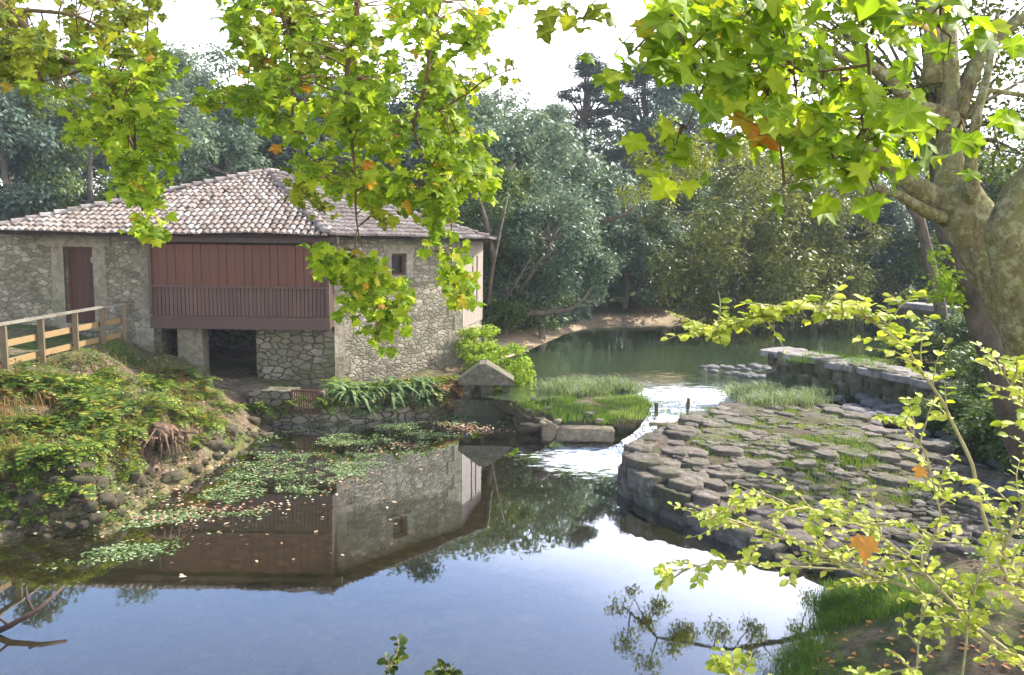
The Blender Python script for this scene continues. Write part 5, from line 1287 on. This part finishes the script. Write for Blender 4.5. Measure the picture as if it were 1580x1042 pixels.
for k in range(34):
    u = random.uniform(.1, 1); p = pB.lerp(pC, u); fern('fern' if k % 3 else 'dry', 0, 0, random.uniform(.8, 1.2), 'fern growing on the ledge against the stone mill wall', 'ferns on the mill ledge', pos=Vector((p.x, p.y + random.uniform(-.04, .8), .66)))
for k in range(14):
    px, py = inreg([(720,520),(770,530),(805,570),(800,600),(770,600),(720,555)]); fern('fern', px, py, .8, 'bright fern behind the stone hood by the mill corner', 'ferns behind the stone hood')
for k in range(30):
    p = pB.lerp(pC, random.uniform(.02, 1)) if k % 4 else pA.lerp(pB, random.uniform(0, 1)); fern(('fern', 'strap', 'fern', 'dry')[k % 4], 0, 0, random.uniform(.55, .85), 'plant rooted in the joints of the mill footing, hanging towards the water', 'plants hanging from the mill footing', pos=Vector((p.x, p.y - .06, random.uniform(.2, .6))))
# leafy ground cover of the left bank
def patchy(x, y, thr): return noise.noise(Vector((x * .9, y * 1.3, 4))) + .5 * noise.noise(Vector((x * 2.7, y * 3.3, 9))) > thr
def scatter(name, label, pg, n, size, mat, thr=None, kind='stuff', lift=.02, flat=.9, z=None, cat='ground cover', asp=.6, cl=0, rad=.15):
    pts = []
    if cl:
        for k in range(cl):
            px, py = inreg(pg); c = WZ(px, py, z) if z is not None else G(px, py)
            m = n // cl
            for q in range(m):
                a = random.gauss(0, rad); b_ = random.gauss(0, rad)
                pts.append((c.x + a * 2, c.y + b_, (z if z is not None else hgt(c.x + a * 2, c.y + b_)) + random.uniform(0, lift)))
    else:
        for k in range(n):
            px, py = inreg(pg); p = WZ(px, py, z) if z is not None else G(px, py); pts.append((p.x, p.y, p.z + random.uniform(0, lift)))
    if thr is not None: pts = [q for q in pts if patchy(q[0], q[1], thr)]
    P = np.array(pts); v, f = leafcards(P, size, flat * 4, None, 0, asp)
    return tag(link(name, npmesh(name, v, f, MAT[mat])), label, cat, None, kind)
scatter('ground_cover', 'low mixed leaves covering the left bank', [(-30,570),(200,540),(240,560),(380,640),(330,690),(200,740),(60,760),(-30,800)], 10000, .075, 'cover', thr=-.12, lift=.2, flat=.3)
scatter('ground_cover', 'dark creeping plants and debris along the left shoreline', [(60,740),(200,680),(330,650),(430,650),(400,690),(290,740),(200,800),(60,880),(-30,900),(-30,780)], 5500, .06, 'cover', thr=.0, lift=.1, flat=.4)
scatter('bank_litter', 'dead leaves strewn over the left bank and shore', [(-30,560),(240,540),(420,640),(400,690),(200,800),(100,880),(-30,930)], 1500, .085, 'litter', lift=.05)
# water weed and floating leaves
scatter('water_weed', 'green weed floating in the shallows along the left shore', [(200,760),(260,720),(330,690),(420,660),(560,650),(640,640),(780,645),(770,670),(650,690),(560,730),(440,770),(360,800),(230,850),(110,880)], 12000, .06, 'weed', thr=.06, z=.004, lift=.025, cl=150, rad=.14)
scatter('water_weed', 'pale green weed mat drifting off the mill footing', [(520,690),(560,660),(700,640),(780,650),(700,668),(640,690),(560,735),(420,740),(440,700)], 8000, .05, 'weed', thr=-.02, z=.004, lift=.02, cl=60, rad=.12)
for lb, pg, n, c_ in [('orange and pink leaves floating in a row below the mill wall', [(570,690),(640,680),(650,692),(590,702)], 130, 6), ('fallen leaves floating thickly near the stone hood', [(670,655),(700,648),(790,665),(760,672)], 260, 14),
                 ('pale leaves floating along the front edge of the weed', [(200,790),(360,782),(460,768),(565,725),(575,735),(460,775),(340,800),(210,808)], 330, 34), ('single pale leaves floating on the open pool', [(100,900),(230,850),(600,700),(700,700),(600,850),(400,890)], 34, 0),
                 ('leaves floating among the weed by the left shore', [(190,800),(300,740),(420,690),(560,660),(560,720),(420,760),(220,830)], 240, 60)]:
    scatter('floating_leaves', lb, pg, n, .07 if c_ else .09, 'litter', z=.008, lift=.02, cl=c_, rad=.13)
# grass
def grass(name, label, pg, n, h, mat, z=None, zf=None, dens=0, lean=.35, group=None, w=.006, base=None, cl=40, rad=.3):
    V = []; Fc = []; C = []
    for k in range(cl):
        px, py = inreg(pg); C.append(WZ(px, py, z) if z is not None else G(px, py))
    for k in range(n):
        c = random.choice(C); x = c.x + random.gauss(0, rad); y = c.y + random.gauss(0, rad); zz = zf(y) if zf else z if z is not None else hgt(x, y)
        a = random.uniform(0, 6.28); l = h * random.uniform(.5, 1.2); ln = lean * random.uniform(.2, 1.3); dx_, dy_ = math.cos(a), math.sin(a); sx_, sy_ = -dy_ * w, dx_ * w
        n0 = len(V); zz -= .02
        V += [(x - sx_, y - sy_, zz), (x + sx_, y + sy_, zz), (x + dx_ * l * ln * .35 + sx_ * .8, y + dy_ * l * ln * .35 + sy_ * .8, zz + l * .6), (x + dx_ * l * ln * .35 - sx_ * .8, y + dy_ * l * ln * .35 - sy_ * .8, zz + l * .6),
              (x + dx_ * l * ln, y + dy_ * l * ln, zz + l * (1 - ln * .35))]
        Fc += [(n0, n0+1, n0+2), (n0, n0+2, n0+3), (n0+3, n0+2, n0+4)]
    return tag(link(name, npmesh(name, np.array(V), np.array(Fc), MAT[mat])), label, 'grass', None, 'stuff')
grass('grass', 'grass growing between the weir paving stones', [(1060,650),(1120,620),(1290,630),(1400,680),(1450,740),(1300,760),(1180,740),(1090,700)], 19000, .1, 'grass', z=ZP - .06, zf=lambda y: zp(y) - .06, cl=170, rad=.16)
grass('grass', 'tall pale rushes at the river end of the weir', [(1125,612),(1215,600),(1290,625),(1200,632),(1130,625)], 3200, .45, 'grass_blue', z=ZP - .1, lean=1.1, cl=14, rad=.22, w=.007)
grass('grass', 'bright grass tuft near the middle of the weir', [(1290,690),(1340,680),(1360,700),(1310,720)], 1800, .16, 'grass', z=ZP - .06, zf=lambda y: zp(y) - .06, cl=10, rad=.16)
isl = [(800,615),(880,605),(965,600),(1000,618),(995,640),(950,655),(880,650),(830,640)]
grass('grass', 'low dull grass and moss over the rest of the islet', isl, 3000, .12, 'grass_dk', z=.62, cl=60, rad=.18)
grass('grass', 'bright green grass at the cascade end of the islet', [(900,628),(960,612),(998,618),(998,640),(960,652),(920,648)], 3600, .15, 'grass', z=.62, cl=16, rad=.13)
grass('grass', 'bluish tall rushes at the back of the islet', [(830,608),(880,595),(960,595),(975,612),(900,618)], 3600, .42, 'grass_blue', z=.6, lean=1.1, cl=15, rad=.18, w=.007)
grass('grass', 'fine green grass at the water edge of the near right bank', [(1170,1010),(1215,930),(1330,895),(1420,910),(1400,940),(1240,975),(1230,1060),(1120,1060)], 17000, .17, 'grass_dk', cl=160, rad=.17, lean=.6, w=.004)
grass('grass', 'rough grass and plants on the ruined wall', [(1215,545),(1350,556),(1400,570),(1350,575),(1240,560)], 1500, .2, 'grass_dk', z=1.5, cl=12, rad=.2)
grass('grass', 'lawn beyond the river at the far right', [(1380,458),(1500,455),(1500,474),(1380,470)], 3000, .3, 'grass', cl=60, rad=1.2, w=.05)
scatter('bank_litter', 'dead leaves lying on the bare soil of the near right bank', [(1230,975),(1400,930),(1580,960),(1580,1042),(1240,1042)], 60, .08, 'autumn', lift=.03)
scatter('ground_cover', 'small leaves creeping among the dry channel stones on the right', [(1440,640),(1640,640),(1640,900),(1500,900),(1420,760)], 2500, .06, 'bl_green', lift=.3, flat=.3)

grass('dry_grass', 'dry straw and dead stems among the ferns of the left bank', [(-20,570),(230,545),(370,650),(250,700),(60,740),(-20,760)], 2600, .38, 'fern_dry', cl=90, rad=.22, lean=.9, w=.004)
# stump with hanging roots on the left shore
sp_ = G(250, 705); st = thing('tree_stump', tuple(sp_), 'torn brown stump with dangling roots at the waterside below the ferns', 'stump')
b = MB()
for k in range(80):
    a = random.uniform(0, 6.28); r_ = random.uniform(.02, .46); p = sp_ + Vector((math.cos(a) * r_, math.sin(a) * r_ * .6, .42)); e = p + Vector((math.cos(a) * random.uniform(.0, .5) + random.uniform(-.2, .2), math.sin(a) * .2 - .1, -random.uniform(0.05, .6)))
    b.tube([p + Vector((0, 0, random.uniform(-.15, .12))), p.lerp(e, .5) + Vector((math.cos(a) * .12, -.05, .1)), e], [.03 * random.random() + .008, .014, .004], 5, lump=.6)
b.build('root', MAT['rootwood'], st, True)
b = MB(); b.tube([sp_ + Vector((-.3, 0, .35)), sp_ + Vector((-.1, 0, .48)), sp_ + Vector((.15, 0, .46)), sp_ + Vector((.36, 0, .3))], [.08, .13, .12, .07], 12, lump=1.2)
for k in range(7):
    c_ = sp_ + Vector((random.uniform(-.35, .4), random.uniform(-.1, .15), random.uniform(.12, .45))); b.tube([c_, c_ + Vector((random.uniform(-.3, .3), random.uniform(-.1, .1), random.uniform(-.1, .15)))], [random.uniform(.08, .17), random.uniform(.03, .1)], 9, lump=1.3)
b.build('stump_top', MAT['rootwood'], st, True)
# dead branch standing in the water at the lower left
db = thing('dead_branch', tuple(WZ(-10, 975, 0)), 'dark forked dead branch sticking out of the water in the lower left corner', 'dead branch')
b = MB(); b.tube([WZ(-30, 985, -.05), WZ(15, 966, .1), WZ(60, 940, .22), WZ(98, 905, .35)], [.04, .035, .028, .02], 7, lump=.3); b.tube([WZ(52, 945, .2), WZ(42, 925, .3), WZ(40, 905, .35)], [.022, .018, .01], 6); b.tube([WZ(15, 966, .1), WZ(-20, 940, .3)], [.02, .01], 5)
b.build('wood', MAT['beamwood'], db, True)
# haze
hz = MB(); hz.box((0, 110, 14), (520, 300, 40)); 
m, nt = newmat('haze'); pv = N(nt, 'ShaderNodeVolumePrincipled'); pv.inputs['Color'].default_value = (.8, .88, 1, 1); pv.inputs['Density'].default_value = .0007; pv.inputs['Anisotropy'].default_value = 0
o = N(nt, 'ShaderNodeOutputMaterial'); nt.links.new(pv.outputs[0], o.inputs['Volume'])
tag(hz.build('haze', m), 'thin blue haze', None, None, 'stuff')
w = bpy.data.worlds.new('World'); scene.world = w; w.use_nodes = True
nt = w.node_tree; nt.nodes.clear()
SUN_EL, SUN_AZ = R(40), R(55)     # azimuth measured from the view direction (+Y) towards the right (+X)
sky = nt.nodes.new('ShaderNodeTexSky'); sky.sky_type = 'NISHITA'; sky.sun_disc = False
sky.sun_elevation = SUN_EL; sky.sun_rotation = SUN_AZ; sky.air_density = 1.0; sky.dust_density = 2.0; sky.ozone_density = 1.2
bg = nt.nodes.new('ShaderNodeBackground'); bg.inputs[1].default_value = .125; ow = nt.nodes.new('ShaderNodeOutputWorld')
tc = nt.nodes.new('ShaderNodeTexCoord'); sx = nt.nodes.new('ShaderNodeSeparateXYZ'); nt.links.new(tc.outputs['Generated'], sx.inputs[0])
mpc = nt.nodes.new('ShaderNodeMapping'); mpc.inputs['Scale'].default_value = (1.6, 1.6, 4.5); nt.links.new(tc.outputs['Generated'], mpc.inputs[0])
cn = noi(nt, mpc.outputs[0], 1.4, 4, .45)
# added low white sky band for the pool's white patch, stronger towards the sun
low = math_(nt, 'SUBTRACT', .42, sx.outputs[2]); low = math_(nt, 'MULTIPLY', low, 6.5)
side = math_(nt, 'MULTIPLY', math_(nt, 'ADD', sx.outputs[0], .05), 1.6)
cm = math_(nt, 'ADD', math_(nt, 'ADD', low, side), math_(nt, 'MULTIPLY', math_(nt, 'SUBTRACT', cn, .5), .9), clamp=True)
cm = ramp(nt, cm, [(0, (0,0,0)), (.25, (.06,.06,.06)), (1, (1,1,1))])
cc = mixc(nt, cm, sky.outputs[0], (11, 11, 11.4))
nt.links.new(cc, bg.inputs[0]); nt.links.new(bg.outputs[0], ow.inputs[0])
sd = bpy.data.lights.new('sun', 'SUN'); sd.energy = 3.8; sd.angle = R(.5); sd.color = (1, .95, .85)
so = bpy.data.objects.new('sun', sd); COL.objects.link(so)
dv = Vector((math.sin(SUN_AZ) * math.cos(SUN_EL), math.cos(SUN_AZ) * math.cos(SUN_EL), math.sin(SUN_EL)))
so.rotation_euler = (-dv).to_track_quat('-Z', 'Y').to_euler(); so.location = dv * 60
scene.view_settings.view_transform = 'Standard'; scene.view_settings.look = 'None'; scene.view_settings.gamma = 1
scene.view_settings.exposure = 1.68
c = scene.cycles
c.max_bounces = 8; c.diffuse_bounces = 3; c.glossy_bounces = 3; c.transmission_bounces = 4; c.transparent_max_bounces = 12; c.volume_bounces = 0
c.use_denoising = True; c.sample_clamp_indirect = 6
try: c.denoiser = 'OPENIMAGEDENOISE'
except Exception: pass
scene.render.engine = 'CYCLES'
